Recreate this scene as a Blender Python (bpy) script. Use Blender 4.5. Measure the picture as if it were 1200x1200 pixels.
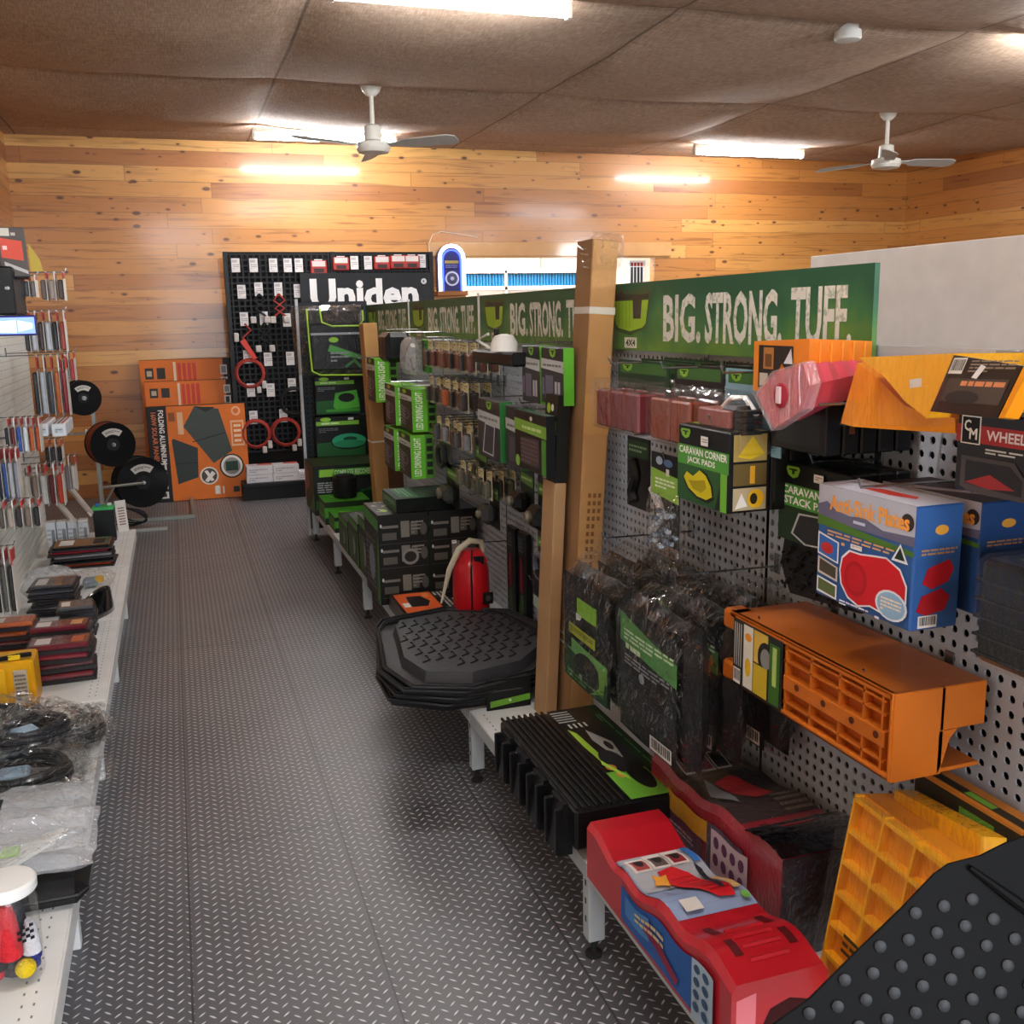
import bpy, math, random
from mathutils import Vector, Matrix, noise
random.seed(7)
for _o in list(bpy.data.objects): bpy.data.objects.remove(_o)
SC = bpy.context.scene; COL = SC.collection
V = Vector
# ------------------------------------------------------------------ camera
CAMH = 1.6; FPX = 1171.7; YAW, PITCH, ROLL = 0.320146, 0.194773, -0.020076
_cy, _sy = math.cos(YAW), math.sin(YAW)
_f = V((_sy*math.cos(PITCH), _cy*math.cos(PITCH), -math.sin(PITCH)))
_r = V((_cy, -_sy, 0)); _u = _r.cross(_f)
RT = _r*math.cos(ROLL) + _u*math.sin(ROLL); UP = -_r*math.sin(ROLL) + _u*math.cos(ROLL); FW = _f
CAM = V((0, 0, CAMH))
cd = bpy.data.cameras.new('camera'); co = bpy.data.objects.new('camera', cd); COL.objects.link(co)
cd.sensor_width = 36; cd.lens = 36*FPX/1200; cd.clip_start = .05
co.matrix_world = Matrix(((RT.x, UP.x, -FW.x, 0), (RT.y, UP.y, -FW.y, 0), (RT.z, UP.z, -FW.z, CAMH), (0, 0, 0, 1)))
SC.camera = co
# ------------------------------------------------------------------ world, exposure, daylight
W = bpy.data.worlds.new('world'); SC.world = W; W.use_nodes = True
W.node_tree.nodes['Background'].inputs[0].default_value = (.75, .85, 1, 1)
W.node_tree.nodes['Background'].inputs[1].default_value = 1.0
SC.view_settings.view_transform = 'Standard'; SC.view_settings.look = 'None'
SC.view_settings.exposure = 1.7; SC.view_settings.gamma = 1; SC.view_settings.use_curve_mapping = False
TUBE_STRENGTH = 48
def area(name, loc, rot, sx, sy, power, col):
    l = bpy.data.lights.new(name, 'AREA'); l.shape = 'RECTANGLE'; l.size = sx; l.size_y = sy; l.energy = power; l.color = col
    o = bpy.data.objects.new(name, l); COL.objects.link(o); o.location = loc; o.rotation_euler = rot; return o
area('daylight_side_window', (8.16, -.1, 2.72), (0, math.pi/2, 0),   .7, 2.0, 120, (.86, .93, 1))
area('daylight_shop_front', (1.9, -4.55, 1.55), (math.pi/2, 0, 0), 4.2, 2.3, 90, (.86, .93, 1))
area('next_room_light', (3.9, 11.2, 3.0), (0, 0, 0), 2.4, 1.2, 60, (1, .97, .93))

def on(px, py, **k):
    """point seen at a place of the photograph, at a known plane of the room"""
    d = RT*(px-600) - UP*(py-600) + FW*FPX
    (a, v), = k.items(); i = 'XYZ'.index(a)
    return CAM + d*((v - CAM[i])/d[i])

# ------------------------------------------------------------------ materials
_mats = {}
def lin(h):
    h = h.lstrip('#'); c = [int(h[i:i+2], 16)/255 for i in (0, 2, 4)]
    return tuple(x/12.92 if x <= .04045 else ((x+.055)/1.055)**2.4 for x in c) + (1,)
def newmat(name):
    m = bpy.data.materials.new(name); m.use_nodes = True
    nt = m.node_tree; return m, nt, nt.nodes['Principled BSDF']
def M(h, r=.5, metal=0, coat=0, bump=.0, bs=60, emit=0, var=.12):
    k = (h, r, metal, coat, bump, bs, emit, var)
    if k in _mats: return _mats[k]
    m, nt, b = newmat('surface_'+h.strip('#')); N = nt.nodes; L = nt.links
    c = lin(h)
    tc = N.new('ShaderNodeTexCoord'); nz = N.new('ShaderNodeTexNoise'); nz.inputs['Scale'].default_value = 9; nz.inputs['Detail'].default_value = 2
    L.new(tc.outputs['Object'], nz.inputs['Vector'])
    mx = N.new('ShaderNodeMix'); mx.data_type = 'RGBA'; L.new(nz.outputs[0], mx.inputs[0])
    mx.inputs[6].default_value = tuple(x*(1-var) for x in c[:3])+(1,); mx.inputs[7].default_value = tuple(min(1, x*(1+var)) for x in c[:3])+(1,)
    L.new(mx.outputs[2], b.inputs['Base Color'])
    b.inputs['Specular IOR Level'].default_value = .26; b.inputs['Roughness'].default_value = r; b.inputs['Metallic'].default_value = metal
    b.inputs['Coat Weight'].default_value = coat; b.inputs['Coat Roughness'].default_value = .08
    if emit: b.inputs['Emission Color'].default_value = c; b.inputs['Emission Strength'].default_value = emit
    if bump:
        n2 = N.new('ShaderNodeTexNoise'); n2.inputs['Scale'].default_value = bs; n2.inputs['Detail'].default_value = 3
        L.new(tc.outputs['Object'], n2.inputs['Vector'])
        bp = N.new('ShaderNodeBump'); bp.inputs['Strength'].default_value = bump; bp.inputs['Distance'].default_value = .01
        L.new(n2.outputs[0], bp.inputs['Height']); L.new(bp.outputs[0], b.inputs['Normal'])
    _mats[k] = m; return m
def mth(nt, op, a, b=None):
    n = nt.nodes.new('ShaderNodeMath'); n.operation = op
    for i, x in enumerate((a, b)):
        if x is None: continue
        if isinstance(x, (int, float)): n.inputs[i].default_value = x
        else: nt.links.new(x, n.inputs[i])
    return n.outputs[0]
def film(name='clear_film', tint=(1, 1, 1), base=.012, edge=.75, rough=.05, haze=.002, scale=22, bump=1.0):
    m, nt, b = newmat(name); N = nt.nodes; L = nt.links; N.remove(b)
    out = N['Material Output']; tr = N.new('ShaderNodeBsdfTransparent'); tr.inputs[0].default_value = tint+(1,)
    gl = N.new('ShaderNodeBsdfGlossy'); gl.inputs['Roughness'].default_value = rough
    df = N.new('ShaderNodeBsdfDiffuse'); df.inputs[0].default_value = (.8, .82, .85, 1)
    tc = N.new('ShaderNodeTexCoord'); nz = N.new('ShaderNodeTexNoise'); nz.inputs['Scale'].default_value = scale; nz.inputs['Detail'].default_value = 3
    nz.inputs['Distortion'].default_value = 1.4
    mp = N.new('ShaderNodeMapping'); mp.inputs['Scale'].default_value = (1, 1.6, .45); mp.inputs['Rotation'].default_value = (.5, .3, .6); L.new(tc.outputs['Object'], mp.inputs[0]); L.new(mp.outputs[0], nz.inputs['Vector'])
    bp = N.new('ShaderNodeBump'); bp.inputs['Strength'].default_value = bump; bp.inputs['Distance'].default_value = .05
    L.new(nz.outputs[0], bp.inputs['Height']); L.new(bp.outputs[0], gl.inputs['Normal'])
    lw = N.new('ShaderNodeLayerWeight'); lw.inputs[0].default_value = .35; L.new(bp.outputs[0], lw.inputs['Normal'])
    mr = N.new('ShaderNodeMapRange'); mr.inputs[3].default_value = base; mr.inputs[4].default_value = edge
    L.new(mth(nt, 'POWER', lw.outputs['Facing'], 2.0), mr.inputs[0])
    m1 = N.new('ShaderNodeMixShader'); m1.inputs[0].default_value = haze; L.new(tr.outputs[0], m1.inputs[1]); L.new(df.outputs[0], m1.inputs[2])
    m2 = N.new('ShaderNodeMixShader'); L.new(mr.outputs[0], m2.inputs[0]); L.new(m1.outputs[0], m2.inputs[1]); L.new(gl.outputs[0], m2.inputs[2])
    L.new(m2.outputs[0], out.inputs[0]); return m
FILM = film(); FILMT = film('shrink_wrap', base=.03, edge=.25, rough=.06, haze=.005, scale=40, bump=.5)
FROST = film('frosted_film', base=.06, edge=.6, rough=.12, haze=.30, scale=18)
CLEAR = film('clear_plastic', base=.05, edge=.5, rough=.05, haze=.01, scale=6, bump=.15)
TINTP = film('pink_film', tint=(1, .8, .82), base=.1, edge=.5, rough=.15, haze=.2, scale=25)
def node(N, t, **k):
    n = N.new(t)
    for a, v in k.items(): setattr(n, a, v)
    return n
def mixc(nt, f, a, b, mode='MIX'):
    n = nt.nodes.new('ShaderNodeMix'); n.data_type = 'RGBA'; n.blend_type = mode
    for i, x in ((0, f), (6, a), (7, b)):
        if isinstance(x, (int, float, tuple)): n.inputs[i].default_value = x
        else: nt.links.new(x, n.inputs[i])
    return n.outputs[2]
def ramp(nt, x, stops):
    n = nt.nodes.new('ShaderNodeValToRGB'); e = n.color_ramp.elements
    while len(e) < len(stops): e.new(.5)
    for s, (p, c) in zip(e, stops): s.position = p; s.color = c
    nt.links.new(x, n.inputs[0]); return n.outputs[0]
G = lambda v: (v, v, v, 1)
def mat_wood():
    m, nt, b = newmat('pine_boards'); N = nt.nodes; L = nt.links
    geo = N.new('ShaderNodeNewGeometry'); sp = N.new('ShaderNodeSeparateXYZ'); L.new(geo.outputs['Position'], sp.inputs[0])
    u = mth(nt, 'ADD', sp.outputs[0], sp.outputs[1]); z = sp.outputs[2]
    row = mth(nt, 'FLOOR', mth(nt, 'DIVIDE', z, .135)); fr = mth(nt, 'FRACT', mth(nt, 'DIVIDE', z, .135))
    wn = N.new('ShaderNodeTexWhiteNoise'); wn.noise_dimensions = '1D'; L.new(row, wn.inputs['W'])
    uu = mth(nt, 'ADD', mth(nt, 'DIVIDE', u, 2.6), mth(nt, 'MULTIPLY', wn.outputs[0], 7.3))
    colm = mth(nt, 'FLOOR', uu); fu = mth(nt, 'FRACT', uu)
    w2 = N.new('ShaderNodeTexWhiteNoise'); w2.noise_dimensions = '2D'
    cb = N.new('ShaderNodeCombineXYZ'); L.new(colm, cb.inputs[0]); L.new(row, cb.inputs[1]); L.new(cb.outputs[0], w2.inputs['Vector'])
    base = ramp(nt, w2.outputs[0], [(0, lin('a06430')), (.25, lin('b87a3a')), (.6, lin('c68a44')), (1, lin('dcaa62'))])
    g = N.new('ShaderNodeCombineXYZ'); L.new(mth(nt, 'MULTIPLY', u, 1.6), g.inputs[0]); L.new(mth(nt, 'MULTIPLY', z, 30), g.inputs[1]); L.new(mth(nt, 'MULTIPLY', w2.outputs[0], 40), g.inputs[2])
    nz = N.new('ShaderNodeTexNoise'); nz.inputs['Scale'].default_value = 1; nz.inputs['Detail'].default_value = 5; nz.inputs['Distortion'].default_value = .6; L.new(g.outputs[0], nz.inputs['Vector'])
    gr = ramp(nt, nz.outputs[0], [(.3, lin('8a5226')), (.46, lin('ffffff')), (.75, lin('ffeccc'))])
    c = mixc(nt, .55, base, gr, 'MULTIPLY')
    kv = N.new('ShaderNodeCombineXYZ'); L.new(mth(nt, 'MULTIPLY', u, 6.5), kv.inputs[0]); L.new(mth(nt, 'MULTIPLY', z, 13.5), kv.inputs[1])
    vo = N.new('ShaderNodeTexVoronoi'); vo.inputs['Scale'].default_value = 1; vo.inputs['Randomness'].default_value = 1; L.new(kv.outputs[0], vo.inputs['Vector'])
    vs = N.new('ShaderNodeSeparateColor'); L.new(vo.outputs['Color'], vs.inputs[0])
    thr = mth(nt, 'MULTIPLY', mth(nt, 'POWER', vs.outputs[0], 3.0), .19)
    kn = mth(nt, 'SUBTRACT', 1, mth(nt, 'SMOOTH_MIN', 1, mth(nt, 'DIVIDE', vo.outputs['Distance'], mth(nt, 'ADD', thr, .075))))
    kn = ramp(nt, kn, [(0, G(0)), (.35, G(1))])
    c = mixc(nt, mth(nt, 'MULTIPLY', kn, .97), c, lin('34180a'))
    halo = ramp(nt, vo.outputs['Distance'], [(.0, G(1)), (.3, G(0))])
    c = mixc(nt, mth(nt, 'MULTIPLY', halo, .3), c, lin('a8622a'))
    ed = mth(nt, 'GREATER_THAN', mth(nt, 'ABSOLUTE', mth(nt, 'SUBTRACT', fr, .5)), .478)
    eu = mth(nt, 'GREATER_THAN', mth(nt, 'ABSOLUTE', mth(nt, 'SUBTRACT', fu, .5)), .4985)
    e = mth(nt, 'MAXIMUM', ed, eu)
    c = mixc(nt, mth(nt, 'MULTIPLY', e, .45), c, lin('5a3418'))
    L.new(c, b.inputs['Base Color']); b.inputs['Roughness'].default_value = .42
    b.inputs['Coat Weight'].default_value = .32; b.inputs['Coat Roughness'].default_value = .13
    bp = N.new('ShaderNodeBump'); bp.inputs['Strength'].default_value = .35; bp.inputs['Distance'].default_value = .003
    L.new(mth(nt, 'SUBTRACT', mth(nt, 'MULTIPLY', nz.outputs[0], .3), e), bp.inputs['Height']); L.new(bp.outputs[0], b.inputs['Normal'])
    return m
def mat_floor():
    m, nt, b = newmat('diamond_tread_rubber'); N = nt.nodes; L = nt.links
    geo = N.new('ShaderNodeNewGeometry'); sp = N.new('ShaderNodeSeparateXYZ'); L.new(geo.outputs['Position'], sp.inputs[0])
    px, py = .0235, .033
    xs = mth(nt, 'DIVIDE', sp.outputs[0], px); ci = mth(nt, 'FLOOR', xs); fx = mth(nt, 'SUBTRACT', mth(nt, 'FRACT', xs), .5)
    par = mth(nt, 'FLOORED_MODULO', ci, 2.0)
    ys = mth(nt, 'ADD', mth(nt, 'DIVIDE', sp.outputs[1], py), mth(nt, 'MULTIPLY', par, .5)); fy = mth(nt, 'SUBTRACT', mth(nt, 'FRACT', ys), .5)
    sg = mth(nt, 'SUBTRACT', mth(nt, 'MULTIPLY', par, 2), 1)
    dx = mth(nt, 'MULTIPLY', fx, px); dy = mth(nt, 'MULTIPLY', mth(nt, 'MULTIPLY', fy, py), sg)
    a = mth(nt, 'DIVIDE', mth(nt, 'ADD', mth(nt, 'MULTIPLY', dx, .72), mth(nt, 'MULTIPLY', dy, .69)), .0125)
    c_ = mth(nt, 'DIVIDE', mth(nt, 'SUBTRACT', mth(nt, 'MULTIPLY', dy, .72), mth(nt, 'MULTIPLY', dx, .69)), .0030)
    d = mth(nt, 'ADD', mth(nt, 'MULTIPLY', a, a), mth(nt, 'ABSOLUTE', c_))
    h = ramp(nt, d, [(.55, G(1)), (1.0, G(0))])
    fs = mth(nt, 'ABSOLUTE', mth(nt, 'SUBTRACT', mth(nt, 'FRACT', mth(nt, 'DIVIDE', mth(nt, 'ADD', sp.outputs[0], .08), .464)), .5))
    s1 = mth(nt, 'GREATER_THAN', fs, .4935)
    ft = mth(nt, 'ABSOLUTE', mth(nt, 'SUBTRACT', mth(nt, 'FRACT', mth(nt, 'DIVIDE', mth(nt, 'ADD', sp.outputs[1], 1.04), 2.026)), .5))
    s2 = mth(nt, 'GREATER_THAN', ft, .4985)
    s = mth(nt, 'MAXIMUM', s1, s2); h = mth(nt, 'MULTIPLY', h, mth(nt, 'SUBTRACT', 1, s))
    nz = N.new('ShaderNodeTexNoise'); nz.inputs['Scale'].default_value = 2.2; nz.inputs['Detail'].default_value = 3; L.new(geo.outputs['Position'], nz.inputs['Vector'])
    base = ramp(nt, nz.outputs[0], [(.3, lin('545559')), (.7, lin('636468'))])
    c = mixc(nt, h, base, lin('e2e2e4')); c = mixc(nt, mth(nt, 'MULTIPLY', s, .6), c, lin('1c1b1c'))
    L.new(c, b.inputs['Base Color'])
    L.new(mth(nt, 'SUBTRACT', .40, mth(nt, 'MULTIPLY', h, .12)), b.inputs['Roughness'])
    b.inputs['Specular IOR Level'].default_value = .6
    bp = N.new('ShaderNodeBump'); bp.inputs['Strength'].default_value = .7; bp.inputs['Distance'].default_value = .0015
    L.new(mth(nt, 'SUBTRACT', h, s), bp.inputs['Height']); L.new(bp.outputs[0], b.inputs['Normal'])
    return m
def mat_hessian():
    m, nt, b = newmat('brown_hessian'); N = nt.nodes; L = nt.links
    geo = N.new('ShaderNodeNewGeometry')
    def st(sx, sy, sc):
        mp = N.new('ShaderNodeMapping'); mp.inputs['Scale'].default_value = (sx, sy, 1); L.new(geo.outputs['Position'], mp.inputs[0])
        n = N.new('ShaderNodeTexNoise'); n.inputs['Scale'].default_value = sc; n.inputs['Detail'].default_value = 2; L.new(mp.outputs[0], n.inputs['Vector']); return n.outputs[0]
    a = st(1, 14, 14); c = st(14, 1, 14); big = st(1, 1, 1.1)
    w = mth(nt, 'MULTIPLY', mth(nt, 'ADD', a, c), .5)
    col = ramp(nt, w, [(.38, lin('86705e')), (.5, lin('ac9480')), (.62, lin('ccb8a2'))])
    col = mixc(nt, .3, col, ramp(nt, big, [(.3, lin('9a785c')), (.7, lin('ccb29a'))]), 'MIX')
    sp = N.new('ShaderNodeSeparateXYZ'); L.new(geo.outputs['Position'], sp.inputs[0])
    sx = mth(nt, 'ABSOLUTE', mth(nt, 'SUBTRACT', mth(nt, 'FRACT', mth(nt, 'DIVIDE', mth(nt, 'ADD', sp.outputs[0], 1.93*5.5-.8), 1.93)), .5))
    sy = mth(nt, 'ABSOLUTE', mth(nt, 'SUBTRACT', mth(nt, 'FRACT', mth(nt, 'DIVIDE', mth(nt, 'ADD', sp.outputs[1], 2.15*7.5-7.35), 2.15)), .5))
    seam = mth(nt, 'MAXIMUM', mth(nt, 'LESS_THAN', sx, .0045), mth(nt, 'LESS_THAN', sy, .003))
    col = mixc(nt, mth(nt, 'MULTIPLY', seam, .6), col, lin('3a2a20'))
    L.new(col, b.inputs['Base Color']); b.inputs['Roughness'].default_value = .85
    bp = N.new('ShaderNodeBump'); bp.inputs['Strength'].default_value = .35; bp.inputs['Distance'].default_value = .003
    L.new(w, bp.inputs['Height']); L.new(bp.outputs[0], b.inputs['Normal']); return m
def mat_sign():
    m, nt, b = newmat('green_printed_board'); N = nt.nodes; L = nt.links
    tc = N.new('ShaderNodeTexCoord'); sp = N.new('ShaderNodeSeparateXYZ'); L.new(tc.outputs['Object'], sp.inputs[0])
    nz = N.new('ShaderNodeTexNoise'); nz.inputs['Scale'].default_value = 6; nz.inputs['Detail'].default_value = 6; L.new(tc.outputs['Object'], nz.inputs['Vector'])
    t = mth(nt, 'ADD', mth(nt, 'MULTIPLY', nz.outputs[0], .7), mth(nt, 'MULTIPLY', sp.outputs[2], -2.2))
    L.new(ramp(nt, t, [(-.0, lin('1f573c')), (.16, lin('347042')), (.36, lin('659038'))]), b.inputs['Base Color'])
    b.inputs['Roughness'].default_value = .45; return m
def mat_letter():
    m, nt, b = newmat('distressed_white_print'); N = nt.nodes; L = nt.links
    tc = N.new('ShaderNodeTexCoord'); nz = N.new('ShaderNodeTexNoise'); nz.inputs['Scale'].default_value = 70; nz.inputs['Detail'].default_value = 4; L.new(tc.outputs['Object'], nz.inputs['Vector'])
    L.new(ramp(nt, nz.outputs[0], [(.38, lin('b4bdb0')), (.46, lin('e2e2da'))]), b.inputs['Base Color']); b.inputs['Roughness'].default_value = .5; return m
WOOD = mat_wood(); FLOOR = mat_floor(); HESS = mat_hessian(); SIGN = mat_sign(); LETTER = mat_letter()
CARD = M('b58a58', .8, bump=.15, bs=120); WHITE = M('e6e6e2', .4); STEEL = M('b9c2c6', .35, bump=.02); WIRE = M('9a9c9e', .25, metal=.9)
BLACK = M('141416', .4); RUBBER = M('1d1e20', .55, bump=.1, bs=200)

# ------------------------------------------------------------------ mesh builder
_txt = {}
def textmesh(s, bold=None):
    bold = (.04 if s == 'Uniden' else .032 if s in ('BIG.', 'STRONG.', 'TUFF.') else .025) if bold is None else bold
    k = (s, bold)
    if k in _txt: return _txt[k]
    cu = bpy.data.curves.new('t', 'FONT'); cu.body = s; cu.resolution_u = 2; cu.offset = bold; cu.fill_mode = 'FRONT'
    o = bpy.data.objects.new('t', cu); me = bpy.data.meshes.new_from_object(o)
    vs = [(v.co.x, v.co.y) for v in me.vertices]; fs = [tuple(p.vertices) for p in me.polygons]
    x0 = min(v[0] for v in vs); x1 = max(v[0] for v in vs); y0 = min(v[1] for v in vs); y1 = max(v[1] for v in vs)
    vs = [((a-x0)/(x1-x0), (b-y0)/max(1e-6, y1-y0)) for a, b in vs]
    bpy.data.objects.remove(o); bpy.data.meshes.remove(me); bpy.data.curves.remove(cu)
    _txt[k] = (vs, fs); return _txt[k]
def slices(poly, ax, st):
    """cut a polygon into narrow bands so that it can follow a waved surface"""
    def clip(P, c, sg):
        out = []
        for i in range(len(P)):
            a, b = P[i-1], P[i]; da, db = sg*(a[ax]-c), sg*(b[ax]-c)
            if (da >= 0) != (db >= 0): f = da/(da-db); out.append((a[0]+(b[0]-a[0])*f, a[1]+(b[1]-a[1])*f))
            if db >= 0: out.append(b)
        return out
    lo = min(p[ax] for p in poly); hi = max(p[ax] for p in poly); k = math.floor(lo/st); R = []
    while k*st < hi:
        q = clip(poly, k*st, 1)
        if len(q) > 2: q = clip(q, (k+1)*st, -1)
        if len(q) > 2: R.append(q)
        k += 1
    return R
class MB:
    def __init__(s): s.v = []; s.f = []; s.m = []; s.mats = []; s.o = V((0, 0, 0)); s.X = None
    def add(s, vs, fs, m):
        if m not in s.mats: s.mats.append(m)
        i = s.mats.index(m); n = len(s.v)
        s.v += [tuple((s.X @ V(v)) if s.X else V(v)) for v in vs]
        for f in fs: s.f.append(tuple(n+a for a in f)); s.m.append(i)
        return s
    def box(s, x0, x1, y0, y1, z0, z1, m, c=0):
        if c <= 0:
            vs = [(x, y, z) for x in (x0, x1) for y in (y0, y1) for z in (z0, z1)]
            return s.add(vs, [(0, 1, 3, 2), (4, 6, 7, 5), (0, 4, 5, 1), (2, 3, 7, 6), (0, 2, 6, 4), (1, 5, 7, 3)], m)
        c = min(c, (x1-x0)*.45, (y1-y0)*.45, (z1-z0)*.45)
        vs = []; idx = {}
        for i, x in enumerate((x0, x1)):
            for j, y in enumerate((y0, y1)):
                for k, z in enumerate((z0, z1)):
                    dx, dy, dz = (c, -c)[i], (c, -c)[j], (c, -c)[k]
                    for a, p in enumerate(((x, y+dy, z+dz), (x+dx, y, z+dz), (x+dx, y+dy, z))): idx[i, j, k, a] = len(vs); vs.append(p)
        I = lambda i, j, k, a: idx[i, j, k, a]; fs = []
        for i in (0, 1):
            q = [I(i, 0, 0, 0), I(i, 1, 0, 0), I(i, 1, 1, 0), I(i, 0, 1, 0)]; fs.append(q if i else q[::-1])
            q = [I(0, i, 0, 1), I(1, i, 0, 1), I(1, i, 1, 1), I(0, i, 1, 1)]; fs.append(q[::-1] if i else q)
            q = [I(0, 0, i, 2), I(1, 0, i, 2), I(1, 1, i, 2), I(0, 1, i, 2)]; fs.append(q if i else q[::-1])
        for a in (0, 1):
            for b in (0, 1):
                fs.append([I(0, a, b, 1), I(1, a, b, 1), I(1, a, b, 2), I(0, a, b, 2)])
                fs.append([I(a, 0, b, 0), I(a, 1, b, 0), I(a, 1, b, 2), I(a, 0, b, 2)])
                fs.append([I(a, b, 0, 0), I(a, b, 1, 0), I(a, b, 1, 1), I(a, b, 0, 1)])
                for d in (0, 1): fs.append([I(a, b, d, 0), I(a, b, d, 1), I(a, b, d, 2)])
        return s.add(vs, fs, m)
    def loft(s, A, B, m, caps=True):
        n = len(A); fs = [(i, (i+1) % n, n+(i+1) % n, n+i) for i in range(n)]
        if caps: fs += [tuple(range(n))[::-1], tuple(range(n, 2*n))]
        return s.add(list(A)+list(B), fs, m)
    def slab(s, pts, t, m):
        return s.loft([V(p) for p in pts], [V(p)+V(t) for p in pts], m)
    def tube(s, path, r, m, n=6, closed=False):
        path = [V(p) for p in path]; L = len(path); vs = []; fs = []; prev = None
        for i, p in enumerate(path):
            a = path[(i-1) % L] if (closed or i) else p; b = path[(i+1) % L] if (closed or i < L-1) else p
            t = (b-a).normalized() if (b-a).length > 1e-9 else V((0, 0, 1))
            if prev is None: x = t.orthogonal().normalized()
            else:
                x = prev - t*prev.dot(t); x = x.normalized() if x.length > 1e-6 else t.orthogonal().normalized()
            prev = x; y = t.cross(x); rr = r[i] if isinstance(r, (list, tuple)) else r
            for k in range(n): an = 2*math.pi*k/n; vs.append(p + x*math.cos(an)*rr + y*math.sin(an)*rr)
        for i in range(L if closed else L-1):
            j = (i+1) % L
            for k in range(n): fs.append((i*n+k, i*n+(k+1) % n, j*n+(k+1) % n, j*n+k))
        if not closed: fs += [tuple(range(n))[::-1], tuple((L-1)*n+k for k in range(n))]
        return s.add(vs, fs, m)
    def lathe(s, prof, c, m, n=20, ax=(0, 0, 1), arc=1.0):
        ax = V(ax).normalized(); x = ax.orthogonal().normalized(); y = ax.cross(x); c = V(c); vs = []; fs = []
        for r, h in prof:
            for k in range(n): a = 2*math.pi*k/n; vs.append(c + ax*h + (x*math.cos(a)+y*math.sin(a))*max(r, 1e-4))
        for i in range(len(prof)-1):
            for k in range(n): fs.append((i*n+k, i*n+(k+1) % n, (i+1)*n+(k+1) % n, (i+1)*n+k))
        fs += [tuple(range(n))[::-1], tuple((len(prof)-1)*n+k for k in range(n))]
        return s.add(vs, fs, m)
    def grid(s, fn, nu, nv, m, flip=False):
        vs = [fn(i/nu, j/nv) for i in range(nu+1) for j in range(nv+1)]; fs = []
        for i in range(nu):
            for j in range(nv):
                q = (i*(nv+1)+j, (i+1)*(nv+1)+j, (i+1)*(nv+1)+j+1, i*(nv+1)+j+1); fs.append(q[::-1] if flip else q)
        return s.add(vs, fs, m)
    def pillow(s, o, u, v, t, m, n=12, crk=.006, seed=0, ex=2.5, neck=0):
        """a filled bag: corner o, edges u and v, thickness t"""
        o, u, v = V(o), V(u), V(v); nn = u.cross(v).normalized()
        def fn(sg):
            def g(a, b):
                w = (max(0, 1-abs(2*a-1)**ex)*max(0, 1-abs(2*b-1)**ex))**.5
                q = max(0, (b-.72)/.28); p = o+u*(.5+(a-.5)*(1-neck*q*q*(3-2*q)))+v*b
                k = 1-2.2*abs(noise.noise(V((a*5+b*3+seed*3.1, b*6-a*2, seed))))+.8*(.5-abs(noise.noise(V((a*13-b*5, b*9+seed, seed*2.)))))-.4
                return p + nn*(sg*t*.5*w + crk*k*(.3+w)) + (u*noise.noise(V((b*5, seed, 1)))+v*noise.noise(V((a*5, seed, 2))))*.03
            return g
        s.grid(fn(1), n, n, m); s.grid(fn(-1), n, n, m, True); return s
    def art(s, fr, items, k0=2, st=.00016):
        """printed artwork on a face; fr = (corner, across, up) or a mapping (x, y, lift) -> point"""
        if callable(fr): P = fr
        else:
            o, u, v = (V(a) for a in fr); nn = u.cross(v).normalized()
            P = lambda x, y, h: o+u*x+v*y+nn*h
        for k, it in enumerate(items):
            h = (k+k0)*st; c = it[-1]; m = c if not isinstance(c, str) else M(c, .45, var=.04)
            t = it[0]
            if t == 'r':
                _, x0, y0, x1, y1, _c = it; nx = 8 if callable(fr) else 1
                for i in range(nx):
                    a = x0+(x1-x0)*i/nx; b = x0+(x1-x0)*(i+1)/nx
                    s.add([P(a, y0, h), P(b, y0, h), P(b, y1, h), P(a, y1, h)], [(0, 1, 2, 3)], m)
            elif t == 'p' and getattr(fr, 'strip', None) is not None:
                for q in slices(it[1], fr.strip, .03): s.add([P(x, y, h) for x, y in q], [tuple(range(len(q)))], m)
            elif t == 'p': s.add([P(x, y, h) for x, y in it[1]], [tuple(range(len(it[1])))], m)
            elif t == 'c':
                _, cx, cy, rx, ry, _c = it
                if getattr(fr, 'strip', None) is not None:
                    for q in slices([(cx+rx*math.cos(a*math.pi/9), cy+ry*math.sin(a*math.pi/9)) for a in range(18)], fr.strip, .03): s.add([P(x, y, h) for x, y in q], [tuple(range(len(q)))], m)
                    continue
                s.add([P(cx+rx*math.cos(a*math.pi/9), cy+ry*math.sin(a*math.pi/9), h) for a in range(18)], [tuple(range(18))], m)
            elif t == 't':
                _, tx, x0, y0, x1, y1, _c = it; vs, fs = textmesh(tx)
                s.add([P(x0+a*(x1-x0), y0+b*(y1-y0), h) for a, b in vs], fs, m)
            elif t == 'tv':      # text running upward
                _, tx, x0, y0, x1, y1, _c = it; vs, fs = textmesh(tx)
                s.add([P(x1-b*(x1-x0), y0+a*(y1-y0), h) for a, b in vs], fs, m)
            elif t == 'td':      # text running downward
                _, tx, x0, y0, x1, y1, _c = it; vs, fs = textmesh(tx)
                s.add([P(x0+b*(x1-x0), y1-a*(y1-y0), h) for a, b in vs], fs, m)
            elif t == 'dash':    # unreadable fine print
                _, x0, y0, x1, y1, n, _c = it; rnd = random.Random(int(x0*977+y0*331+n)); hh = (y1-y0)/n
                for i in range(n):
                    x = x0
                    while x < x1-.02*(x1-x0):
                        w = (x1-x0)*rnd.uniform(.08, .25); e = min(x1, x+w)
                        s.add([P(x, y0+hh*(i+.25), h), P(e, y0+hh*(i+.25), h), P(e, y0+hh*(i+.75), h), P(x, y0+hh*(i+.75), h)], [(0, 1, 2, 3)], m)
                        x = e+(x1-x0)*.03
                        if i == 0 and rnd.random() < .3: break
            elif t == 'bar':
                _, x0, y0, x1, y1, _c = it; s.add([P(x0, y0, h), P(x1, y0, h), P(x1, y1, h), P(x0, y1, h)], [(0, 1, 2, 3)], M('e4e2dc', .5))
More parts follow.
